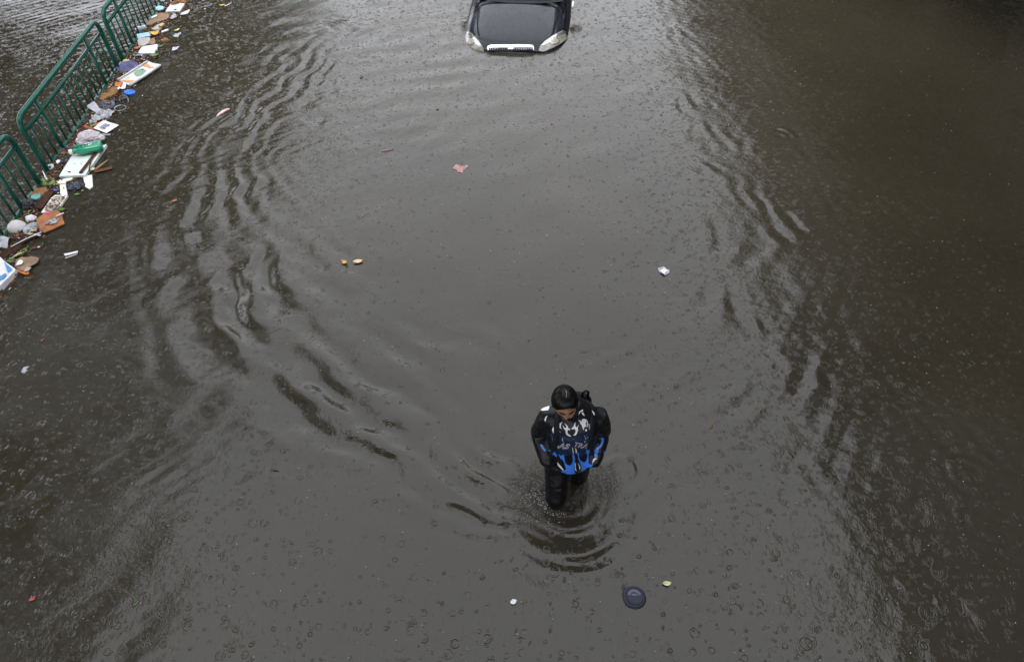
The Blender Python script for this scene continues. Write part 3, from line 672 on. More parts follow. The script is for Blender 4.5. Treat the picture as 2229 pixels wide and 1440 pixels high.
# ------------------------------------------------------------------ jacket print and backpack
def jacket_print():
    bv = bvh_of([jacket])
    A = (1140, 820, 10.2857); B = (1140, 940, 10.2857)
    white = M('white_print', (.62, .62, .64), .5, var=.1); blue = M('blue_print', (.035, .17, .62), .45, var=.15, scale=25)
    navy = M('navy_print', (.004, .008, .02), .5, col2=(.015, .035, .085), scale=60, thr=(.4, .62), spec=.2); grey = M('grey_print', (.3, .3, .32), .5); blk = M('black_print', (.004, .004, .005), .5)
    satin = M('satin_white_print', (.7, .7, .74), .25, var=.1)
    def pr(poly, m, off, crop, h=1.6): patch('print', bv, poly, off, m, jacket_parent, 0, h, crop)
    jacket_parent = jacket
    pr([(600, 1270), (700, 1290), (930, 1320), (1080, 1360), (1240, 1310), (1500, 1200), (1530, 1480), (1480, 1700), (1250, 1760), (1080, 1740), (900, 1760), (740, 1690), (640, 1500)], navy, .0015, A)
    for poly in ([(870, 1070), (905, 1120), (950, 1135), (960, 1100), (905, 1020), (985, 1095), (1000, 1140), (1042, 1155), (1035, 1185), (1000, 1175), (980, 1200), (985, 1260), (1030, 1290), (1062, 1325), (1020, 1320), (965, 1290), (940, 1250), (935, 1190), (895, 1145)],
                 [(1235, 1050), (1200, 1115), (1170, 1120), (1152, 1080), (1165, 990), (1130, 1060), (1110, 1110), (1070, 1140), (1085, 1168), (1140, 1155), (1165, 1195), (1150, 1250), (1105, 1305), (1165, 1300), (1195, 1255), (1215, 1180), (1210, 1130)],
                 [(700, 1010), (745, 1030), (768, 1085), (790, 1060), (780, 980), (815, 1035), (875, 995), (842, 1045), (830, 1110), (850, 1160), (800, 1125), (792, 1160), (830, 1245), (780, 1190), (740, 1185), (710, 1120)],
                 [(640, 1165), (672, 1110), (692, 1295), (650, 1225)], [(700, 1190), (785, 1300), (730, 1295)],
                 [(1205, 950), (1260, 965), (1290, 1000), (1300, 940), (1372, 930), (1402, 980), (1380, 1040), (1392, 1100), (1350, 1125), (1340, 1190), (1312, 1125), (1290, 1060), (1270, 1045), (1250, 990)],
                 [(1392, 920), (1432, 1000), (1422, 1110), (1403, 1120), (1413, 1020)], [(1368, 1190), (1400, 1150), (1417, 1200), (1395, 1218)],
                 [(732, 815), (790, 826), (833, 898), (770, 855)], [(722, 880), (747, 885), (718, 955)], [(1315, 722), (1327, 757), (1262, 785), (1218, 855), (1235, 778)],
                 [(1283, 800), (1322, 782), (1342, 820), (1368, 873), (1330, 853)], [(537, 853), (510, 910), (487, 1003), (468, 950), (490, 890)], [(1518, 745), (1575, 795), (1585, 862), (1545, 822)]):
        pr(poly, white, .003, A)
    pr([(1440, 1030), (1482, 1050), (1492, 1130), (1460, 1182)], grey, .003, A)
    pr([(365, 750), (430, 692), (520, 640), (600, 600), (570, 690), (550, 745), (450, 755)], satin, .003, A)
    pr([(1415, 515), (1500, 516), (1620, 582), (1530, 610), (1460, 565)], satin, .003, A)
    rr = random.Random(2)
    for k in range(26):
        left = k % 2; x = rr.uniform(630, 880) if left else rr.uniform(1290, 1480); y = rr.uniform(1300, 1440); a = rr.uniform(6, 16)
        pr([(x, y), (x + a, y - a * .5), (x + a * 1.3, y + a * .7), (x + a * .3, y + a)], white if k % 3 else grey, .003, A)
    for poly in ([(775, 470), (830, 520), (905, 495), (912, 560), (928, 660), (960, 715), (1030, 738), (1080, 700), (1103, 620), (1090, 500), (1120, 465), (1140, 560), (1150, 680), (1130, 800), (1140, 900), (1190, 930), (1100, 945), (980, 930), (850, 885), (830, 850), (910, 850), (950, 815), (912, 700), (880, 620), (820, 580)],
                 [(1200, 480), (1225, 435), (1237, 560), (1272, 630), (1340, 668), (1398, 640), (1420, 520), (1388, 420), (1400, 388), (1495, 378), (1502, 430), (1452, 490), (1452, 600), (1465, 700), (1520, 720), (1562, 690), (1550, 740), (1450, 820), (1340, 880), (1212, 925), (1235, 880), (1290, 860), (1290, 780), (1260, 680), (1220, 600)],
                 [(365, 265), (425, 285), (460, 355), (505, 398), (470, 425), (415, 370)], [(530, 405), (600, 392), (705, 440), (745, 500), (742, 558), (690, 512), (600, 455)],
                 [(1735, 120), (1795, 130), (1785, 230), (1745, 310), (1665, 400), (1685, 430), (1645, 480), (1652, 562), (1600, 582), (1572, 480), (1580, 420), (1640, 340), (1700, 300), (1738, 220)], [(1785, 405), (1815, 440), (1780, 495)]):
        pr(poly, blue, .0025, B)
    for poly in ([(752, 655), (790, 700), (850, 770), (908, 852), (850, 822), (760, 732)], [(1528, 702), (1558, 602), (1590, 570), (1650, 588), (1602, 612), (1570, 652)], [(735, 250), (790, 300), (770, 350)], [(1350, 290), (1430, 235), (1400, 270)],
                 [(1085, 345), (1100, 340), (1120, 480), (1098, 440)], [(1150, 345), (1168, 350), (1192, 440), (1170, 470)], [(1150, 680), (1166, 690), (1160, 800), (1190, 870), (1150, 830)], [(1205, 665), (1225, 700), (1265, 780), (1235, 850), (1240, 770)]):
        pr(poly, white, .0035, B)
    pr([(1600, 585), (1648, 580), (1645, 602), (1602, 605)], M('yellow_cuff_glint', (.7, .65, .1), .5), .005, B)  # glint at the cuff, painted as a flat yellow patch
    # lettering across the chest, white outline under black letters, split by the zip
    def text(s_, px, py, size, rot, m, off, fat):
        cu = bpy.data.curves.new('lettering', 'FONT'); cu.body = s_; cu.size = 1; cu.offset = fat; cu.shear = .35; cu.resolution_u = 2; cu.space_character = 1.12
        o = bpy.data.objects.new('lettering', cu); C.objects.link(o); me = evalmesh(o); bpy.data.objects.remove(o)
        bm = bmesh.new(); bm.from_mesh(me); bmesh.ops.triangulate(bm, faces=bm.faces[:])
        bmesh.ops.subdivide_edges(bm, edges=[e for e in bm.edges if e.calc_length() > .25], cuts=1); bmesh.ops.triangulate(bm, faces=bm.faces[:]); bm.verts.index_update()
        c_, n_ = math.cos(rot), math.sin(rot)
        v2 = [Vector((px + size * (v.co.x * c_ * 1.1 + v.co.y * n_), py - size * (v.co.y * c_ - v.co.x * n_))) for v in bm.verts]
        f = [[v.index for v in q.verts][::-1] for q in bm.faces]; bm.free()
        patch('lettering', bv, None, off, m, jacket, tris=(v2, f))
    for fat, m, off in ((.045, white, .0045), (-.004, blk, .0065)):
        text('AS', 1216, 973.5, 15.5, R(7), m, off, fat); text('TRA', 1248, 969.5, 13, R(12), m, off, fat)
    # zip
    patch('zip', bv, [(1085, 1340), (1100, 1340), (1112, 2150), (1190, 2160), (1180, 1900), (1125, 1340)], .002, blk, jacket, 0, 1.6, A)
    return bv
jbv = jacket_print()

def backpack():
    root = empty('backpack', PERSON); tag(root, 'black backpack on the back of the wading person, straps over both shoulders', 'backpack')
    nm = M('black_nylon', (.008, .009, .012), .6, var=.25, scale=30, bump=.0015, bscale=120, spec=.12)
    bm = bmesh.new()
    tube(bm, [(.02, .205, .90), (.02, .215, .95), (.02, .225, 1.05), (.02, .22, 1.2), (.02, .205, 1.31), (.02, .19, 1.37), (.02, .18, 1.385)], [(.05, .11), (.08, .14), (.09, .15), (.085, .145), (.065, .13), (.04, .10), (.02, .06)], 24, up=(0, 1, 0))
    from_bm('bag', bm, nm, root, True)
    bm = bmesh.new(); tube(bm, [(.06, .12, 1.42), (.065, .125, 1.50), (.085, .13, 1.52), (.105, .135, 1.50), (.11, .14, 1.40)], .010, 8); from_bm('grab_handle', bm, nm, root, True)
    bm2 = jbv
    for sx in (-1, 1):
        path = [(.095, .18, 1.38), (.10, .12, 1.44), (.105, .06, 1.48), (.11, .0, 1.48), (.116, -.07, 1.44), (.124, -.12, 1.37), (.134, -.15, 1.29), (.142, -.15, 1.20), (.158, -.13, 1.10), (.175, -.09, 1.02), (.185, -.03, .98), (.16, .10, .97)]
        pts = []
        for x, y, z in path:
            q = Vector((sx * x, y, z)) + PERSON; hit = bm2.find_nearest(q)
            n = hit[1]; pts.append((hit[0] + n * .006 - PERSON, n))
        # smooth the strip
        V = []; F = []; w_ = .024
        fine = []
        for i in range(len(pts) - 1):
            for k in range(4):
                t = k / 4; fine.append((pts[i][0].lerp(pts[i + 1][0], t), pts[i][1].lerp(pts[i + 1][1], t).normalized()))
        fine.append(pts[-1])
        for _ in range(3): fine = [fine[0]] + [((a[0] + b[0] * 2 + c[0]) / 4, (a[1] + b[1] * 2 + c[1]).normalized()) for a, b, c in zip(fine, fine[1:], fine[2:])] + [fine[-1]]
        for i, (p, n) in enumerate(fine):
            t = (fine[min(i + 1, len(fine) - 1)][0] - fine[max(i - 1, 0)][0]).normalized(); s_ = t.cross(n).normalized(); k = w_ if i < 30 else w_ * .5
            for a, b in ((-1, -.004), (-.8, .006), (.8, .006), (1, -.004)): V.append(p + s_ * k * a + n * b)
        for i in range(len(fine) - 1):
            for k in range(3): a = i * 4 + k; F.append([a, a + 1, a + 5, a + 4])
        from_py('shoulder_strap', V, F, nm, root, True)
backpack()

# ------------------------------------------------------------------ floating rubbish
K0, K1, K2, K3, K4 = (0, 0, 1), (200, 0, 7.2), (100, 180, 7.2), (0, 280, 7.2), (0, 430, 7.2)
def G(c, x, y, z=0.): return P(c[0] + x / c[2], c[1] + y / c[2], z)
PAL = dict(
    foam=M('white_foam', (.47, .47, .46), .7, var=.06, scale=12, bump=.0015, bscale=150), dfoam=M('dirty_foam', (.55, .53, .47), .7, col2=(.68, .67, .62), scale=9, bump=.002, bscale=80),
    paper=M('white_paper', (.58, .58, .59), .8, var=.04), card=M('brown_cardboard', (.20, .125, .075), .85, var=.25, scale=9, bump=.001), card2=M('wet_orange_board', (.24, .085, .025), .6, var=.4, scale=8, bump=.001, bscale=40),
    gcard=M('grey_cardboard', (.32, .29, .27), .85, var=.12, scale=9), clear=M('clear_plastic', (.42, .43, .46), .12, var=.3, scale=30, bump=.004, bscale=40, alpha=.55), haze=M('milky_plastic', (.40, .41, .45), .25, var=.2, scale=18, bump=.004, bscale=30, alpha=.85),
    bag=M('grey_plastic_bag', (.36, .31, .33), .22, col2=(.48, .44, .46), scale=9, bump=.003, bscale=14), black=M('black_plastic_bag', (.012, .013, .017), .18, bump=.006, bscale=30), navy=M('navy_plastic', (.012, .015, .035), .25, bump=.005, bscale=25),
    bluelid=M('blue_lid', (.03, .13, .55), .3, var=.08), violet=M('violet_lid', (.075, .075, .17), .3, var=.15), sky=M('pale_blue_lid', (.30, .58, .72), .35, var=.08), teal=M('teal_plastic', (.13, .35, .33), .35),
    green=M('green_plastic', (.005, .22, .11), .2, var=.12), cap=M('white_plastic', (.6, .6, .6), .35, var=.05), jam=M('dark_red_jar', (.06, .015, .015), .12, var=.4),
    wood=M('dark_wet_wood', (.045, .018, .010), .5, var=.45, scale=25, bump=.002, spec=.12), redwood=M('reddish_wood', (.11, .035, .02), .55, var=.35, scale=20, bump=.001, spec=.15), bark=M('pale_stick', (.25, .17, .09), .7, var=.3), board=M('mint_board', (.52, .58, .53), .4, col2=(.62, .67, .62), scale=5),
    straw=M('brown_straw', (.10, .045, .015), .85, col2=(.30, .15, .05), scale=45, bump=.006, bscale=70), yellow=M('yellow_leaf', (.45, .27, .04), .5, var=.25, scale=40), green_l=M('green_leaf', (.08, .15, .02), .45, var=.35, scale=40), pale_l=M('pale_leaf', (.48, .48, .24), .55, var=.12), tan=M('tan_leaf', (.52, .38, .20), .6, var=.2, scale=60), red_l=M('red_leaf', (.32, .05, .02), .5, var=.3, scale=60),
    pink=M('pink_wrapper', (.62, .20, .25), .3, col2=(.66, .55, .53), scale=26), coral=M('coral_plastic', (.34, .16, .13), .35, var=.3, alpha=.55), tomato=M('red_fruit', (.26, .05, .03), .3, var=.2), orange=M('orange_carton', (.42, .13, .02), .5, var=.2), blueprint=M('dark_blue_print', (.02, .02, .08), .6, col2=(.28, .27, .36), scale=70, thr=(.42, .55)), cyan=M('light_blue_packet', (.30, .48, .53), .35, var=.2, scale=20), sackblue=M('blue_ink', (.04, .20, .42), .5, var=.2, scale=9), stain=M('food_stain', (.36, .12, .04), .6, col2=(.5, .3, .16), scale=40), greenink=M('green_ink', (.14, .25, .17), .6), slate=M('slate_lid', (.014, .016, .028), .35, var=.15, spec=.15), lilac=M('pale_lilac_print', (.12, .115, .16), .5, spec=.2))
def finish(o, label, cat, group=None): return tag(o, label, cat, group)
def sheet(name, label, cat, crop, poly, m, z=.012, th=.006, crump=0., freq=9., tilt=(0, 0), h=.03, rag=.0, parent=None, seed=0, curl=0.):
    g = [G(crop, x, y, z) for x, y in poly]; cx = sum(p.x for p in g) / len(g); cy = sum(p.y for p in g) / len(g)
    v2, f = fill2d([(p.x, p.y) for p in g], h, rag)
    V = []
    for p in v2:
        x, y = p.x - cx, p.y - cy
        zz = crump * noise.noise(Vector((p.x * freq + seed, p.y * freq, seed))) + .5 * crump * noise.noise(Vector((p.x * freq * 2.3, p.y * freq * 2.3, seed + 5))) + tilt[0] * x + tilt[1] * y + curl * (x * x + y * y)
        V.append(Vector((x, y, zz)))
    V, F = slab_mesh(V, f, th)
    bm = bmesh.new(); vs = [bm.verts.new(p) for p in V]
    for q in F:
        try: bm.faces.new([vs[i] for i in q])
        except ValueError: pass
    o = from_bm(name, bm, m, None); o.location = (cx, cy, z)
    if parent is not None:
        o.parent = parent; o.location = Vector((cx, cy, z)) - parent.location
    elif label: finish(o, label, cat)
    return o
def blob(name, label, cat, crop, x, y, r, m, z=.0, amp=.25, freq=2., sub=4, rz=0, seed=0, parent=None, ridge=.1):
    r = tuple(q * .57 for q in r)
    c = G(crop, x, y, z + r[2] * .4); c.z = z
    bm = bmesh.new(); bmesh.ops.create_icosphere(bm, subdivisions=sub, radius=1)
    for v in bm.verts:
        p = v.co.copy(); k = 1 + amp * noise.noise(p * freq + Vector((seed, 0, 0))) - ridge * abs(noise.noise(p * freq * 2.6 + Vector((0, seed, 3)))) * 2
        v.co = Vector((p.x * r[0], p.y * r[1], p.z * r[2])) * k
    o = from_bm(name, bm, m, None, True); o.location = c; o.rotation_euler.z = rz
    if parent is not None: o.parent = parent; o.location = c - parent.location
    elif label: finish(o, label, cat)
    return o
def rod2(name, label, cat, crop, pts, r, m, z=.02, n=8, parent=None, flat=None):
    g = [G(crop, x, y, z) for x, y in pts]; c = g[0].copy(); bm = bmesh.new()
    r = ([q * .8 for q in r] if isinstance(r, (list, tuple)) else r * .8) if crop[2] > 2 else r
    rr_ = [(r if not isinstance(r, (list, tuple)) else r[i]) for i in range(len(g))]
    tube(bm, [p - c for p in g], [(flat, q) if flat else q for q in rr_], n)
    o = from_bm(name, bm, m, None, not flat); o.location = c
    if parent is not None: o.parent = parent; o.location = c - parent.location
    elif label: finish(o, label, cat)
    return o
def disc(name, label, cat, crop, x, y, r, m, z=.01, tilt=(0, 0), prof=None, parent=None, n=28):
    c = G(crop, x, y, z); bm = bmesh.new()
    prof = prof or [(0, .004), (.55, .004), (.6, .010), (.72, .010), (.76, .004), (.88, .004), (.93, .016), (1, .014), (1, -.02), (0, -.02)]
    if crop[2] > 2: r *= .72
    lathe(bm, [(a * r, b) for a, b in prof], n); o = from_bm(name, bm, m, None, True); o.location = c; o.rotation_euler = (tilt[0], tilt[1], 0)
    for p in o.data.polygons: p.use_smooth = abs(p.normal.z) < .9
    if parent is not None: o.parent = parent; o.location = c - parent.location
    elif label: finish(o, label, cat)
    return o
def leaf(name, label, crop, x, y, ln, wd, rz, m, z=.008, curl=.15, group=None):
    if crop[2] > 2: ln *= .62; wd *= .62
    c = G(crop, x, y, z); V = []; F = []; n = 12
    for i in range(n + 1):
        t = i / n; w_ = wd * .5 * math.sin(math.pi * min(1, t * 1.02)) ** .75 * (1 + .12 * math.sin(i * 2.3)); xx = (t - .5) * ln; bend = curl * ln * (t - .5) ** 2 * 2
        for s_ in (-1, -.4, 0, .4, 1): V.append((xx, s_ * w_ + .04 * wd * math.sin(t * 5), bend + abs(s_) ** 1.5 * wd * .12 + (0 if s_ else -.002)))
    for i in range(n):
        for k in range(4): a = i * 5 + k; F.append([a, a + 1, a + 6, a + 5])
    o = from_py(name, V, F, m, None, True); o.location = c; o.rotation_euler.z = rz
    if label: finish(o, label, 'leaf', group)
    return o
def cyl(name, label, cat, crop, x, y, prof, m, z, rot, parent=None, n=20, ofs=(0, 0, 0)):
    c = G(crop, x, y, z); bm = bmesh.new(); lathe(bm, [(a * .64, b * .64) for a, b in prof], n); o = from_bm(name, bm, m, None, True); o.location = c; o.rotation_euler = rot
    if parent is not None: o.parent = parent; o.location = Vector(ofs); o.rotation_euler = (0, 0, 0)
    elif label: finish(o, label, cat)
    return o

def rubbish():
    p = PAL
    # --- far end of the barrier
    j = cyl('jar', 'jar of dark red contents with pale blue lid beside the far barrier', 'jar', K1, 1085, 190, [(0, -.08), (.088, -.08), (.095, -.03), (.098, .06), (.085, .085), (0, .085)], p['jam'], .0, (R(4), R(5), 0))
    o = cyl('lid', None, None, K1, 0, 0, [(0, .118), (.06, .118), (.092, .116), (.099, .11), (.099, .085), (0, .085)], p['sky'], 0, (0, 0, 0), j)
    cyl('paper_cup', 'small white cup standing behind the pale blue lidded jar', 'cup', K1, 1118, 25, [(0, -.05), (.045, -.05), (.058, .08), (.054, .08), (.042, -.03), (0, -.03)], p['cap'], .0, (R(8), 0, 0))
    b = sheet('foam_board', 'white foam board with a dark hole under brown leaf litter, beside the far jar', 'board', K1, [(1150, 182), (1235, 62), (1262, 52), (1330, 45), (1475, 28), (1380, 172)], p['foam'], .03, .03)
    sheet('hole', None, None, K1, [(1282, 150), (1325, 138), (1322, 155), (1290, 162)], p['black'], .034, .002, parent=b, h=.02)
    sheet('leaf_litter', 'brown wet leaf litter heaped on the white foam board', 'litter', K1, [(1240, 60), (1265, 15), (1330, -20), (1440, -25), (1500, -5), (1470, 35), (1380, 20), (1320, 45)], p['straw'], .055, .03, .04, 12, h=.025, rag=.012)
    sheet('plate_shard', 'curved white shard of a broken foam plate beyond the rubbish at the top', 'shard', K1, [(1388, 252), (1400, 215), (1460, 175), (1500, 165), (1535, 158), (1530, 180), (1440, 238)], p['foam'], .02, .008, .02, 8, h=.02, curl=1.2)
    c = sheet('cardboard', 'torn brown cardboard piece floating beside the far barrier', 'cardboard', K1, [(838, 352), (930, 270), (1020, 208), (1130, 198), (1228, 228), (1205, 272), (1130, 312), (1000, 345), (930, 388), (850, 392)], p['card'], .025, .012, .012, 6, rag=.008)
    sheet('paper_scrap', None, None, K1, [(920, 278), (985, 235), (1025, 232), (1020, 252), (950, 282)], p['paper'], .034, .002, .002, parent=c, h=.03)
    sheet('plastic_film', 'crumpled clear plastic film beside the torn brown cardboard', 'plastic', K1, [(1230, 250), (1290, 215), (1350, 240), (1330, 280), (1270, 300), (1225, 290)], p['clear'], .02, .002, .03, 14, h=.02)
    bt = cyl('white_bottle', 'dented milky bottle lying against the far barrier', 'bottle', K1, 765, 445, [(0, -.13), (.05, -.13), (.062, -.11), (.06, 0), (.063, .08), (.045, .11), (.02, .13), (.02, .15), (0, .15)], p['haze'], .04, (R(80), 0, R(-32)))
    pk = sheet('pouch', 'grey pouch with a yellow patch, below the torn brown cardboard', 'pouch', K1, [(928, 442), (1060, 370), (1110, 358), (1128, 395), (1085, 437), (985, 468)], p['gcard'], .03, .02, .02, 9)
    disc('yellow_patch', None, None, K1, 1082, 400, .055, p['yellow'], .05, parent=pk, prof=[(0, .012), (.6, .01), (1, 0), (0, -.004)])
    s_ = sheet('packet', 'flat pale blue packet between milky bottle and yellow leaf', 'packet', K1, [(705, 545), (908, 490), (916, 565), (720, 602)], p['cyan'], .03, .012, .012, 8)
    leaf('large_leaf', 'large crumpled yellow leaf right of the pale blue packet', K1, 995, 535, .27, .20, R(25), p['yellow'], .03, .5)
    sheet('card_disc', 'rounded grey pink card with a brown edge, below the pale blue packet', 'card', K1, [(715, 642), (742, 602), (900, 583), (918, 615), (885, 680), (820, 716), (732, 712)], p['gcard'], .03, .012, .01, 6)
    sheet('card_flap', 'brown card flap tucked beside the grey pink card', 'card', K1, [(920, 610), (975, 590), (1000, 650), (960, 690), (890, 690)], p['card'], .02, .008, .01, 6)
    sheet('foam_sheet', 'bright white torn foam sheet floating near the far barrier posts', 'foam', K1, [(722, 822), (790, 730), (1015, 690), (1040, 720), (1022, 770), (992, 788), (972, 832), (800, 838)], p['foam'], .03, .025, rag=.008)
    leaf('brown_leaf', 'small orange brown leaf left of the bright white foam sheet', K1, 705, 760, .14, .11, R(60), p['orange'], .03, .3)
    b2 = cyl('small_bottle', 'slim white bottle with blue cap among the leaves at the top', 'bottle', K1, 1140, 490, [(0, -.1), (.022, -.1), (.026, -.08), (.026, .05), (.012, .08), (.012, .09), (0, .09)], p['cap'], .02, (R(86), 0, R(-38)))
    blob('bottle_top', 'tiny blue bottle cap beside the slim white bottle', 'cap', K1, 1190, 480, (.02, .02, .015), p['bluelid'], .01, .05, sub=3)
    blob('dry_bouquet', 'clump of dry brown leaves outermost of the rubbish at the top', 'leaves', K1, 1145, 625, (.13, .09, .05), p['straw'], .0, .6, 3.5, seed=3, ridge=.35)
    leaf('yellow_green_leaf', 'pale yellow green leaf standing up right of the slim bottle', K1, 1335, 475, .17, .07, R(50), p['pale_l'], .02, .3)
    sheet('crinkled_film', 'clear crinkled lid right of the dry leaves', 'lid', K1, [(1260, 560), (1300, 520), (1390, 505), (1405, 525), (1350, 570), (1290, 585)], p['clear'], .015, .003, .02, 12, h=.02)
    sheet('plastic_scrap', 'bluish clear plastic scrap drifting out from the white foam sheet', 'plastic', K1, [(1255, 790), (1265, 730), (1310, 745), (1370, 735), (1340, 775), (1290, 795)], p['haze'], .012, .002, .015, 12, h=.02)
    leaf('green_leaf', 'long green leaf below the bright white foam sheet', K1, 985, 872, .24, .09, R(22), p['green_l'], .015, .2)
    leaf('thin_leaf', 'thin olive leaf right of the bright white foam sheet', K1, 1085, 725, .16, .05, R(50), p['green_l'], .012, .2)
    cyl('clear_cup', 'sunken clear cup with dark rim below the bright white foam sheet', 'cup', K1, 745, 915, [(.10, -.02), (.115, .035), (.11, .035), (.09, -.01), (0, -.01)], p['clear'], .0, (R(8), R(-6), 0))
    sheet('dark_film', 'dark crumpled film between the foam sheet and the violet lid', 'plastic', K1, [(650, 830), (720, 810), (790, 850), (860, 860), (850, 900), (760, 890), (670, 890), (600, 860)], p['black'], .02, .004, .03, 12)
    disc('plastic_disc', 'large violet round lid floating beside the barrier', 'lid', K1, 560, 1050, .205, p['violet'], .012, (R(2), R(3)))
    blob('lettuce', 'pale green lettuce clump on the far side of the violet lid', 'vegetable', K1, 535, 955, (.09, .07, .06), p['pale_l'], .01, .5, 3, seed=8, ridge=.3)
    t = sheet('foam_tray', 'long white foam tray with food stains, raised rim on its outer side', 'tray', K1, [(403, 1250), (870, 955), (960, 990), (1078, 1010), (1075, 1030), (600, 1337), (555, 1322)], p['foam'], .03, .02, h=.04)
    rod2('rim', None, None, K1, [(600, 1330), (840, 1180), (1075, 1022)], .022, p['foam'], .05, parent=t)
    rod2('rim', None, None, K1, [(408, 1248), (640, 1102), (868, 958)], .014, p['foam'], .048, parent=t)
    for poly, m in (([(790, 1020), (850, 985), (920, 1040), (980, 1055), (900, 1070), (850, 1050)], 'stain'), ([(420, 1262), (520, 1255), (690, 1260), (640, 1300), (560, 1290)], 'stain'), ([(655, 1150), (690, 1105), (780, 1075), (850, 1100), (800, 1160), (720, 1195), (680, 1185)], 'greenink'), ([(775, 1085), (810, 1075), (805, 1100), (785, 1105)], 'black'), ([(520, 1230), (560, 1205), (600, 1215), (560, 1235)], 'pale_l')):
        sheet('stain', None, None, K1, poly, p[m], .0355, .002, .002, h=.03, parent=t, rag=.006)
    sheet('orange_carton', 'flattened orange carton scrap between foam tray and barrier', 'carton', K1, [(350, 1330), (370, 1285), (450, 1290), (500, 1305), (440, 1350), (380, 1355)], p['orange'], .02, .01, .015)
    sheet('torn_carton', 'torn white carton below the near end of the foam tray', 'carton', K1, [(400, 1400), (430, 1345), (445, 1375), (500, 1300), (550, 1300), (520, 1370), (440, 1390), (415, 1410)], p['paper'], .035, .006, .02, 9, h=.02)
    # --- middle
    sheet('straw_mat', 'matted brown straw beside the barrier, left of the blue lid', 'straw', K2, [(838, 245), (900, 160), (1000, 105), (1112, 78), (1112, 160), (1025, 212), (900, 268)], p['straw'], .035, .03, .035, 12, h=.022, rag=.012)
    disc('plastic_disc', 'bright blue round lid at the outer edge of the rubbish', 'lid', K2, 1312, 155, .095, p['bluelid'], .02, (R(-6), R(8)))
    cyl('clear_cup', 'tilted clear plastic cup under the bright blue lid', 'cup', K2, 1215, 265, [(0, -.09), (.075, -.09), (.09, .09), (.086, .09), (.07, -.08), (0, -.08)], p['clear'], .02, (R(60), R(20), R(30)))
    sheet('dark_cloth', 'dark navy cloth soaking between straw mat and clear cup', 'cloth', K2, [(848, 335), (900, 290), (1010, 260), (1092, 205), (1100, 300), (1070, 370), (960, 415), (865, 400)], p['navy'], .02, .008, .04, 9)
    sheet('plastic_sheet', 'stiff pale blue grey plastic sheet leaning on the barrier bars', 'plastic', K2, [(648, 372), (770, 315), (812, 362), (872, 442), (800, 452), (665, 405)], p['haze'], .05, .004, .015, 8, tilt=(-.15, .1))
    sheet('crumpled_bag', 'long crumpled clear plastic bag above the white photo card', 'plastic bag', K2, [(690, 635), (678, 590), (720, 520), (800, 470), (900, 428), (1000, 418), (1078, 440), (1000, 512), (880, 560), (760, 622)], p['clear'], .03, .006, .06, 12, h=.022)
    cyl('oval_tub', 'clear oval tub rim just above the water near the crumpled bag', 'tub', K2, 1165, 400, [(.115, -.03), (.12, .012), (.112, .014), (.105, -.03), (0, -.03)], p['clear'], .0, (0, R(3), 0))
    rod2('yellow_strip', 'yellow plastic strip half hidden by the white photo card', 'strip', K2, [(745, 672), (820, 640), (905, 605)], .022, p['orange'], .015, 6, flat=.008)
    leaf('lime_leaf', 'lime green leaf tip left of the white photo card', K2, 728, 680, .12, .08, R(-40), p['green_l'], .03, .2)
    ph = sheet('photo_card', 'white square card with a dark blue print', 'card', K2, [(742, 712), (902, 590), (1142, 665), (950, 787)], p['paper'], .03, .004, .004, 5)
    sheet('print', None, None, K2, [(828, 700), (925, 638), (1010, 655), (985, 685), (950, 690), (920, 735), (865, 722)], p['blueprint'], .0345, .0015, parent=ph, h=.03)
    sheet('wet_bag', 'milky plastic scrap sinking under the near corner of the white photo card', 'plastic', K2, [(870, 790), (1015, 790), (1000, 830), (920, 830)], p['clear'], .008, .002, .012, 10)
    bg_ = blob('plastic_bag', 'puffed greyish pink plastic bag against the barrier, above the green jug', 'plastic bag', K2, 670, 835, (.29, .22, .19), p['bag'], .04, .22, 1.5, 5, R(15), 2, ridge=.09)
    sheet('red_inside', None, None, K2, [(595, 680), (640, 672), (735, 745), (700, 752), (640, 715)], p['tomato'], .20, .01, .01, parent=bg_)
    # green jug lying on its side
    jr = empty('green_jug', G(K2, 655, 1030, .10), R(22)); jr.scale = (.64,) * 3; finish(jr, 'green plastic jug lying on the white board, white cap towards the barrier', 'jug')
    bm = bmesh.new()
    tube(bm, [(.26, 0, 0), (.255, 0, 0), (.20, 0, 0), (.0, 0, 0), (-.13, 0, .0), (-.20, .0, .0), (-.24, .0, -.005), (-.27, .0, -.005)], [(.07, .10), (.085, .115), (.09, .125), (.09, .125), (.088, .12), (.06, .085), (.04, .045), (.038, .04)], 16, up=(0, 0, 1))
    from_bm('body', bm, p['green'], jr, True)
    bm = bmesh.new(); tube(bm, [(-.27, 0, -.005), (-.275, 0, -.005), (-.33, 0, -.005), (-.335, 0, -.005)], [.043, .05, .05, .04], 16); from_bm('cap', bm, p['cap'], jr, True)
    bm = bmesh.new(); tube(bm, [(-.2, -.02, .05), (-.15, -.02, .105), (-.05, -.02, .115), (.02, -.02, .08)], .016, 10); from_bm('handle', bm, p['green'], jr, True)
    V = [(-.14 + .24 * i / 8, -.02 - .075 * math.cos(k * .35 - .2) * (1 - .5 * abs(i / 4 - 1) ** 2.5), 0) for i in range(9) for k in (0,)]
    lab = []
    for i in range(9):
        for k in range(7):
            a = R(55 + 60 * k / 6) * 1.0; x = -.13 + .24 * i / 8
            e = 1 - .35 * abs(i / 4 - 1) ** 3; aa = R(90) + (a - R(85)) * e - R(8)
            lab.append((x, .127 * math.cos(aa), .0925 * math.sin(aa)))
    from_py('label', lab, [[i * 7 + k, i * 7 + k + 1, i * 7 + k + 8, i * 7 + k + 7] for i in range(8) for k in range(6)], M('jug_label', (.6, .6, .62), .4, col2=(.02, .02, .05), scale=26, thr=(.47, .55)), jr, True)
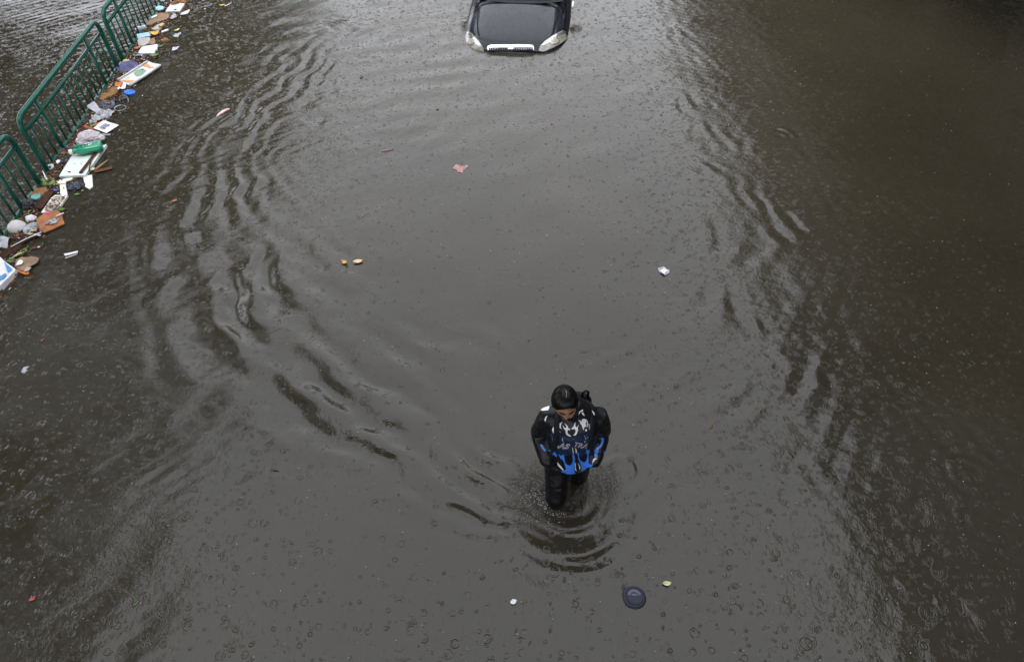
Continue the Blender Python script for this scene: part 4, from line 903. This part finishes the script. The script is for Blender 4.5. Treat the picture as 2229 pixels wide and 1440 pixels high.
    # white board and its load
    bd = sheet('white_board', 'pale mint board floating under the green jug and a dark wooden strip', 'board', K3, [(925, 742), (1130, 415), (1560, 290), (1665, 240), (1660, 265), (1330, 727)], p['board'], .04, .035, h=.05)
    for poly in ([(1055, 665), (1110, 672), (1108, 688), (1065, 684)], [(1140, 560), (1180, 540), (1178, 548)], [(1260, 540), (1285, 548), (1275, 562)]): sheet('scuff', None, None, K3, poly, p['black'], .0425, .0012, parent=bd, h=.03)
    rod2('wooden_strip', 'dark brown wooden strip lying along the mint board', 'wood', K3, [(1258, 690), (1420, 480), (1575, 265)], .028, p['wood'], .055, 4, flat=.016)
    rod2('red_wood', 'broken reddish plank end sticking out right of the mint board', 'wood', K3, [(1480, 670), (1620, 640), (1760, 605)], [.03, .04, .035], p['redwood'], .02, 4, flat=.014)
    rod2('pale_stick', 'thin pale stick pointing away from the mint board', 'stick', K3, [(1500, 640), (1600, 560), (1690, 490)], [.016, .012, .007], p['bark'], .03, 7)
    rod2('twig', 'dark twig lying across the right edge of the mint board', 'twig', K3, [(1395, 660), (1410, 570), (1435, 495)], [.010, .008, .005], p['wood'], .06, 6)
    leaf('round_leaf', 'small round green leaf beside the pale stick', K3, 1455, 638, .10, .08, R(70), p['pale_l'], .03, .2)
    blob('red_fruit', 'small red round fruit floating beside the barrier', 'fruit', K3, 985, 380, (.045, .045, .04), p['tomato'], .01, .08, sub=3)
    blob('black_bag', 'black shiny bag left of the puffed grey bag', 'bag', K3, 1080, 305, (.13, .10, .07), p['black'], .0, .4, 2.4, seed=5, ridge=.25)
    blob('dark_bag', 'dark slate bag between barrier and mint board', 'bag', K3, 1000, 490, (.17, .10, .06), p['navy'], .0, .4, 2.4, seed=11, ridge=.2)
    sheet('pink_shell', 'pale pinkish foam chip on the dark slate bag', 'foam', K3, [(880, 510), (910, 488), (945, 490), (920, 530), (890, 540)], p['dfoam'], .06, .01, .01, h=.02)
    cyl('tipped_cup', 'small pale dish tipped open against the barrier post', 'dish', K3, 795, 608, [(0, -.02), (.05, -.02), (.072, .02), (.066, .022), (.046, -.01), (0, -.01)], p['cap'], .02, (R(10), R(-5), 0))
    # broken foam box under the board
    fb = sheet('foam_box', 'broken off white foam box jutting from under the mint board', 'box', K3, [(1300, 745), (1440, 720), (1452, 905), (1400, 945), (1335, 905)], p['dfoam'], .012, .03, h=.04)
    sheet('side', None, None, K3, [(885, 830), (960, 790), (1130, 760), (1140, 790), (1030, 830), (1025, 858), (920, 862)], p['dfoam'], .015, .03, h=.04, parent=fb)
    sheet('side', None, None, K3, [(935, 880), (1025, 865), (1055, 1030), (1000, 1045), (945, 1020)], p['dfoam'], .015, .03, h=.04, parent=fb)
    blob('navy_bag', 'shiny navy bag bulging between the two ends of the foam box', 'bag', K3, 1180, 900, (.20, .17, .09), p['navy'], -.01, .35, 2, 5, seed=21, ridge=.22)
    leaf('dark_leaf', 'dark green leaf at the outer edge of the shiny navy bag', K3, 1215, 1028, .12, .05, R(12), p['green_l'], .01, .1)
    rod2('frayed_string', 'frayed white cord standing out of green weed by the barrier', 'cord', K3, [(670, 665), (695, 715), (715, 765), (740, 800)], [.006, .009, .011, .014], p['cap'], .04, 6)
    sheet('weed', 'dark green weed caught between barrier and foam box', 'weed', K3, [(630, 860), (680, 790), (760, 770), (860, 790), (870, 850), (760, 880), (690, 890)], p['green_l'], .02, .02, .04, 14, h=.02, rag=.015)
    sheet('brown_mash', 'brown mash of wet leaves beside the barrier, left of the dark plank', 'litter', K3, [(480, 1040), (540, 950), (680, 915), (760, 940), (720, 1010), (650, 1040), (560, 1080)], p['straw'], .03, .02, .03, 14, h=.02, rag=.012)
    sheet('plank', 'short dark wooden plank half sunk left of the rubbish filled tray', 'plank', K3, [(560, 1130), (720, 985), (850, 968), (650, 1255), (560, 1230)], p['wood'], .03, .04, .004)
    tf = sheet('rubbish_tray', 'white tray full of twigs and scraps next to the orange board', 'tray', K3, [(645, 1312), (800, 1085), (870, 1040), (1060, 1038), (950, 1205), (760, 1315)], p['dfoam'], .03, .025, .004)
    sheet('scraps', None, None, K3, [(700, 1270), (800, 1110), (860, 1060), (1000, 1060), (940, 1170), (860, 1240), (770, 1280)], M('mixed_scraps', (.06, .035, .02), .8, col2=(.5, .44, .36), scale=38, thr=(.4, .6), bump=.01, bscale=50), .045, .014, .025, 18, parent=tf, h=.016, rag=.01)
    for a_, b_, c_ in ((790, 1100, 12), (870, 1190, 40), (960, 1080, -30)): rod2('twig', None, None, K3, [(a_, b_), (a_ + 70, b_ + c_)], .006, p['wood'], .06, 5, parent=tf)
    blob('knotted_bag', 'round knotted black bin bag against the near barrier', 'bag', K3, 430, 1165, (.155, .145, .13), p['black'], .02, .25, 2.2, 5, seed=31, ridge=.3)
    disc('plastic_disc', 'small teal lid on the brown mash of leaves', 'lid', K3, 565, 1072, .07, p['teal'], .045)
    blob('bottle_top', 'tiny royal blue cap at the head of the dark plank', 'cap', K3, 870, 962, (.035, .025, .018), p['bluelid'], .015, .1, sub=3)
    leaf('bright_leaf', 'bright green leaf beyond the corner of the orange board', K3, 968, 1268, .15, .08, R(5), p['green_l'], .02, .15)
    sheet('pink_scrap', 'bright pink plastic scrap at the top of the orange board', 'plastic', K3, [(710, 1310), (740, 1285), (790, 1295), (760, 1325), (720, 1330)], M('hot_pink', (.6, .06, .2), .4), .04, .003, .01, h=.02)
    # --- near end
    ob = sheet('orange_board', 'wet orange brown board fragment floating at the outer edge', 'board', K4, [(555, 345), (720, 232), (890, 195), (962, 250), (982, 330), (1002, 402), (700, 542), (650, 530)], p['card2'], .03, .015, .008, 5, rag=.006)
    sheet('scraps', None, None, K4, [(700, 410), (760, 345), (850, 310), (930, 330), (900, 390), (800, 420)], M('grey_scraps', (.05, .045, .04), .6, col2=(.36, .34, .33), scale=40, thr=(.4, .6)), .038, .006, .012, 16, parent=ob, h=.018, rag=.01)
    rod2('straw', None, None, K4, [(880, 290), (940, 265), (1003, 240)], .010, p['cap'], .045, 6, parent=ob)
    blob('foam_cup', 'crumpled white cup left of the orange board', 'cup', K4, 475, 310, (.10, .085, .075), p['cap'], .02, .25, 2, seed=41, ridge=.15)
    cyl('foam_bowl', 'upturned white foam bowl against the near barrier', 'bowl', K4, 270, 475, [(.15, -.03), (.155, .0), (.145, .02), (.13, .06), (.10, .10), (.05, .12), (0, .122)], p['foam'], .0, (R(5), R(-6), 0))
    sheet('grey_film', 'crumpled grey white film at the left edge beside the barrier', 'plastic', K4, [(-10, 640), (60, 605), (175, 592), (185, 640), (150, 690), (95, 770), (-10, 760)], p['haze'], .05, .006, .06, 9, h=.025)
    cyl('clear_tray', 'clear oval tray of scraps between the bowl and the orange board', 'tray', K4, 520, 495, [(0, -.02), (.10, -.02), (.155, .02), (.145, .022), (.09, -.01), (0, -.01)], p['clear'], .01, (R(4), R(6), 0))
    sheet('bowl_scraps', 'brown scraps lying in the clear oval tray', 'scraps', K4, [(440, 510), (500, 470), (580, 465), (560, 510), (480, 535)], MATS['mixed_scraps'], .02, .01, .015, 16, h=.02, rag=.01)
    rod2('timber', 'long dark timber batten running out of the left edge', 'timber', K4, [(-40, 935), (250, 745), (640, 545)], .035, p['wood'], .02, 4, flat=.03)
    rod2('timber', 'second dark batten under the long timber, cut by the left edge', 'timber', K4, [(-40, 985), (150, 860), (330, 750)], .03, p['wood'], .012, 4, flat=.02)
    rod2('pale_edge', 'thin pale strip along the outer side of the long timber', 'strip', K4, [(170, 770), (400, 650), (650, 540)], .008, p['cap'], .045, 5)
    rod2('grey_strap', 'grey plastic strap ending at the tip of the long timber', 'strap', K4, [(440, 565), (540, 575), (635, 592)], .018, p['gcard'], .04, 5, flat=.006)
    sheet('green_weed', 'green weed stems floating below the long timber', 'weed', K4, [(95, 1010), (200, 920), (300, 850), (430, 740), (455, 760), (400, 850), (280, 930), (170, 1020)], p['green_l'], .006, .01, .03, 14, h=.022, rag=.02)
    rod2('weed_stalk', 'yellow green leaf stem lying on the green weed', 'stem', K4, [(180, 945), (280, 890), (390, 845)], [.006, .016, .004], p['pale_l'], .025, 6)
    cb = sheet('leathery_leaf', 'curled tan brown leaf sheath beside the white and blue sack', 'leaf sheath', K4, [(225, 1075), (260, 985), (350, 935), (560, 940), (620, 955), (580, 1020), (470, 1085), (440, 1150), (330, 1150)], p['card'], .025, .008, .03, 6, curl=.6)
    sheet('label_tag', None, None, K4, [(245, 1058), (290, 980), (330, 965), (362, 1000), (340, 1040), (290, 1050)], p['paper'], .05, .003, .004, parent=cb, h=.02)
    sheet('flap', None, None, K4, [(330, 1080), (490, 1090), (450, 1140), (380, 1155)], p['gcard'], .035, .003, .004, parent=cb, h=.03)
    sheet('orange_rind', 'orange rind between the white and blue sack and the tan leaf sheath', 'rind', K4, [(240, 1110), (330, 1140), (460, 1150), (440, 1190), (380, 1195), (280, 1165)], p['orange'], .02, .008, .015)
    sk = sheet('printed_sack', 'white sack with blue print cut off by the left edge', 'sack', K4, [(-70, 905), (0, 930), (90, 1010), (235, 1110), (225, 1150), (140, 1240), (60, 1320), (0, 1385), (-70, 1410)], p['paper'], .06, .07, .012, 5, h=.05)
    for poly in ([(85, 1030), (130, 1065), (190, 1115), (120, 1165), (100, 1110)], [(-60, 1250), (0, 1230), (80, 1180), (105, 1200), (60, 1255), (-60, 1330)], [(60, 1000), (90, 1020), (80, 1050)]): sheet('print', None, None, K4, poly, p['sackblue'], .071, .003, .004, 5, parent=sk, h=.04)
    rod2('brown_reed', 'thin brown reed poking out under the white and blue sack', 'reed', K4, [(150, 1250), (240, 1210), (330, 1180)], [.008, .010, .005], p['redwood'], .02, 6)
    # --- drifting pieces out on the water
    leaf('petal', 'tiny pink petal drifting just off the long timber', K4, 612, 775, .06, .04, R(20), p['pink'], .008, .2)
    fs = sheet('folded_strip', 'folded pale strip drifting right of the white and blue sack', 'strip', K0, [(139, 552), (169, 545.5), (169.5, 549), (141, 556)], p['cap'], .02, .004, .004)
    sheet('lower_fold', None, None, K0, [(141.5, 560), (168, 550.5), (169, 553), (142, 562.5)], p['gcard'], .008, .003, .002, parent=fs, h=.03)
    w_ = rod2('pink_wrapper', 'twisted pink and white wrapper drifting at upper left', 'wrapper', K0, [(471.5, 254.5), (477, 249), (485, 244), (493, 240), (499.5, 237)], [.006, .015, .020, .018, .010], p['pink'], .008, 8)
    sheet('coral_plastic', 'sunken coral plastic scrap with a pale upper fold, upper middle', 'plastic', K0, [(985, 367), (993, 357), (1005, 362), (1017, 359), (1019, 363), (1009, 369), (1006, 376), (997, 374), (994, 369)], p['coral'], .006, .003, .012, 8, h=.03)
    rod2('pale_twig', 'faint pinkish reed lying in the water left of the coral scrap', 'reed', K0, [(829, 329.5), (842, 327), (856, 324.5)], [.008, .012, .006], p['coral'], .003, 6)
    leaf('curled_leaf', 'small curled orange yellow leaf, left one of a drifting pair', K0, 750, 571, .085, .045, R(-28), p['yellow'], .01, .6, 'pair of drifting leaves')
    leaf('broad_leaf', 'broad pale tan leaf, right one of a drifting pair', K0, 779, 569, .105, .055, R(12), p['tan'], .008, .2, 'pair of drifting leaves')
    wr = sheet('clear_wrapper', 'clear crumpled wrapper with white print drifting right of centre', 'wrapper', K0, [(1432, 583), (1445, 580.5), (1457, 588), (1456, 594), (1447, 599.5), (1437, 592)], p['clear'], .014, .004, .015, 14, h=.02)
    sheet('print', None, None, K0, [(1438, 588), (1445, 583.5), (1453.5, 588.5), (1449, 591), (1446, 597), (1440, 591)], p['cap'], .021, .002, .01, 14, parent=wr, h=.02)
    leaf('cream_leaf', 'cream pointed leaf drifting above the round slate lid', K0, 1451, 1269, .068, .034, R(186), p['pale_l'], .006, .2)
    sl_ = disc('plastic_disc', 'dark slate round lid awash with a pale printed arc, bottom right of centre', 'lid', K0, 1381, 1297, .088, p['slate'], .004, (R(-4), R(2)), prof=[(0, .006), (.62, .006), (.66, .011), (.72, .011), (.76, .003), (.9, .001), (1, -.006), (1, -.02), (0, -.02)], n=36)
    V = []; F = []
    for i in range(13):
        a = R(12 + 156 * i / 12)
        for r_ in (.030, .050): V.append((r_ * math.cos(a), r_ * math.sin(a), .0075))
    F = [[2 * i, 2 * i + 1, 2 * i + 3, 2 * i + 2] for i in range(12)]
    o = from_py('printed_arc', V, F, p['lilac'], sl_)
    V = [(.022 * math.cos(R(a)), .004 + .014 * math.sin(R(a)), .0076) for a in range(0, 181, 20)]; from_py('printed_mark', V, [list(range(len(V)))], p['lilac'], sl_)
    for i in range(7):
        a = R(28 + 124 * i / 6); ca, sa = math.cos(a), math.sin(a)
        V = [(r_ * ca - t_ * sa, r_ * sa + t_ * ca, .0085) for r_, t_ in ((.035, -.0028), (.035, .0028), (.045, .0022), (.045, -.0022))]
        from_py('letter_mark', V, [[0, 1, 2, 3]], p['slate'], sl_)
    sheet('paper_scrap', 'small white paper scrap drifting below the wading person', 'paper', K0, [(1111, 1308), (1116, 1302), (1125, 1304), (1123, 1311), (1118, 1314.5), (1112, 1312)], p['paper'], .01, .002, .012, 20, h=.012)
    leaf('red_leaf', 'small red leaf floating at the bottom left', K0, 71, 1302, .055, .03, R(50), p['red_l'], .006, .2)
    leaf('grass_leaf', 'thin green blade floating at the bottom left', K0, 296, 1313, .055, .012, R(48), p['green_l'], .004, .1)
    sheet('film_scrap', 'clear film scrap drifting near the left edge', 'plastic', K0, [(46, 810), (52, 799), (66, 795), (62, 803), (52, 812)], p['clear'], .006, .002, .012, 14, h=.02)
    leaf('small_leaf', 'small brown leaf drifting off the middle of the barrier', K0, 380, 437, .075, .03, R(30), p['red_l'], .004, .1)
    leaf('wilted_leaf', 'tiny wilted brown leaf near the left edge', K0, 92, 740, .035, .018, R(70), p['red_l'], .004, .1)
    leaf('floating_leaf', 'yellow leaf with brown stalk drifting beyond the far barrier', K0, 484, 12, .10, .05, R(20), p['yellow'], .006, .2)
    rod2('white_twig', 'bent white twig drifting beyond the far rubbish', 'twig', K0, [(489, 13.5), (496, 11), (503, 7)], .007, p['cap'], .008, 5)
rubbish()

def debris():
    """crumbs, twigs and leaf bits too many to count, packed along the barrier"""
    mats = [PAL['straw'], PAL['wood'], PAL['green_l'], PAL['dfoam'], PAL['yellow'], PAL['black'], PAL['redwood'], PAL['bark']]
    V = []; F = []; mi = []; rr = random.Random(12)
    def bit(x, y, k):
        a = rr.uniform(0, 6.28); l = rr.uniform(.005, .02) * (1.9 if k in (1, 6) else 1); w_ = l * rr.uniform(.12, .6); z = rr.uniform(.003, .014)
        ca, sa = math.cos(a), math.sin(a); i = len(V); hh = .004 + .008 * rr.random()
        for u, v, q in ((-1, -.7, 0), (.1, -1, .4), (1, -.1, 0), (.3, .9, .5), (-.7, .8, 0)): V.append((x + u * l * ca - v * w_ * sa, y + u * l * sa + v * w_ * ca, z + q * hh))
        V.append((x, y, z + hh))
        for q in range(5): F.append([i + q, i + (q + 1) % 5, i + 5]); mi.append(k)
    for _ in range(8000):
        y = rr.uniform(4.6, 12.2); wdt = .52 + .22 * noise.noise(Vector((y * 1.1, 0, 3)))
        if y > 9.5: wdt += .16
        e = abs(rr.gauss(0, .36)); x = -5.66 - .04 * (y - 6.93) + .02 + e * wdt
        bit(x, y, rr.choices(range(8), (20, 26, 10, 4, 3, 32, 4, 6))[0])
    for _ in range(26): bit(rr.uniform(-5, 4), rr.uniform(1.5, 9.2), rr.choice((0, 1, 6)))
    o = from_py('floating_debris', V, F, mats); o.data.polygons.foreach_set('material_index', mi); tag(o, 'small wet crumbs of leaves and twigs packed along the barrier', 'debris', kind='stuff')
debris()

def splashes():
    """beads thrown up by the rain, and froth around the leading leg"""
    V = []; F = []; rr = random.Random(3)
    octa = [(1, 0, 0), (-1, 0, 0), (0, 1, 0), (0, -1, 0), (0, 0, 1.4), (0, 0, -.6)]; of = [(0, 2, 4), (2, 1, 4), (1, 3, 4), (3, 0, 4), (2, 0, 5), (1, 2, 5), (3, 1, 5), (0, 3, 5)]
    def bead(x, y, z, r):
        i = len(V); V.extend((x + a * r, y + b * r, z + c * r) for a, b, c in octa); F.extend([i + a, i + b, i + c] for a, b, c in of)
    for _ in range(800):
        q = P(rr.uniform(-20, 2250), rr.uniform(-10, 1450)); bead(q.x, q.y, rr.uniform(.002, .03), rr.uniform(.0015, .0042) * (1 + q.y * .05))
    for _ in range(150):
        a = rr.gauss(0, 1); b = rr.gauss(0, 1); bead(.20 + .09 * a, 2.55 + .10 * b, .004 + .012 * rr.random(), rr.uniform(.0015, .0045))
    for _ in range(90):
        a = rr.uniform(2.6, 5.2); r_ = .14 + rr.gauss(0, .012); bead(.36 + r_ * math.cos(a), 2.57 + r_ * math.sin(a), .004, rr.uniform(.0015, .004))
    m = M('water_bead', (.55, .55, .55), .05, var=.05, alpha=.8)
    o = from_py('rain_splashes', V, F, m, None, True); tag(o, 'beads of water thrown up by falling rain', 'splashes', kind='stuff')
splashes()
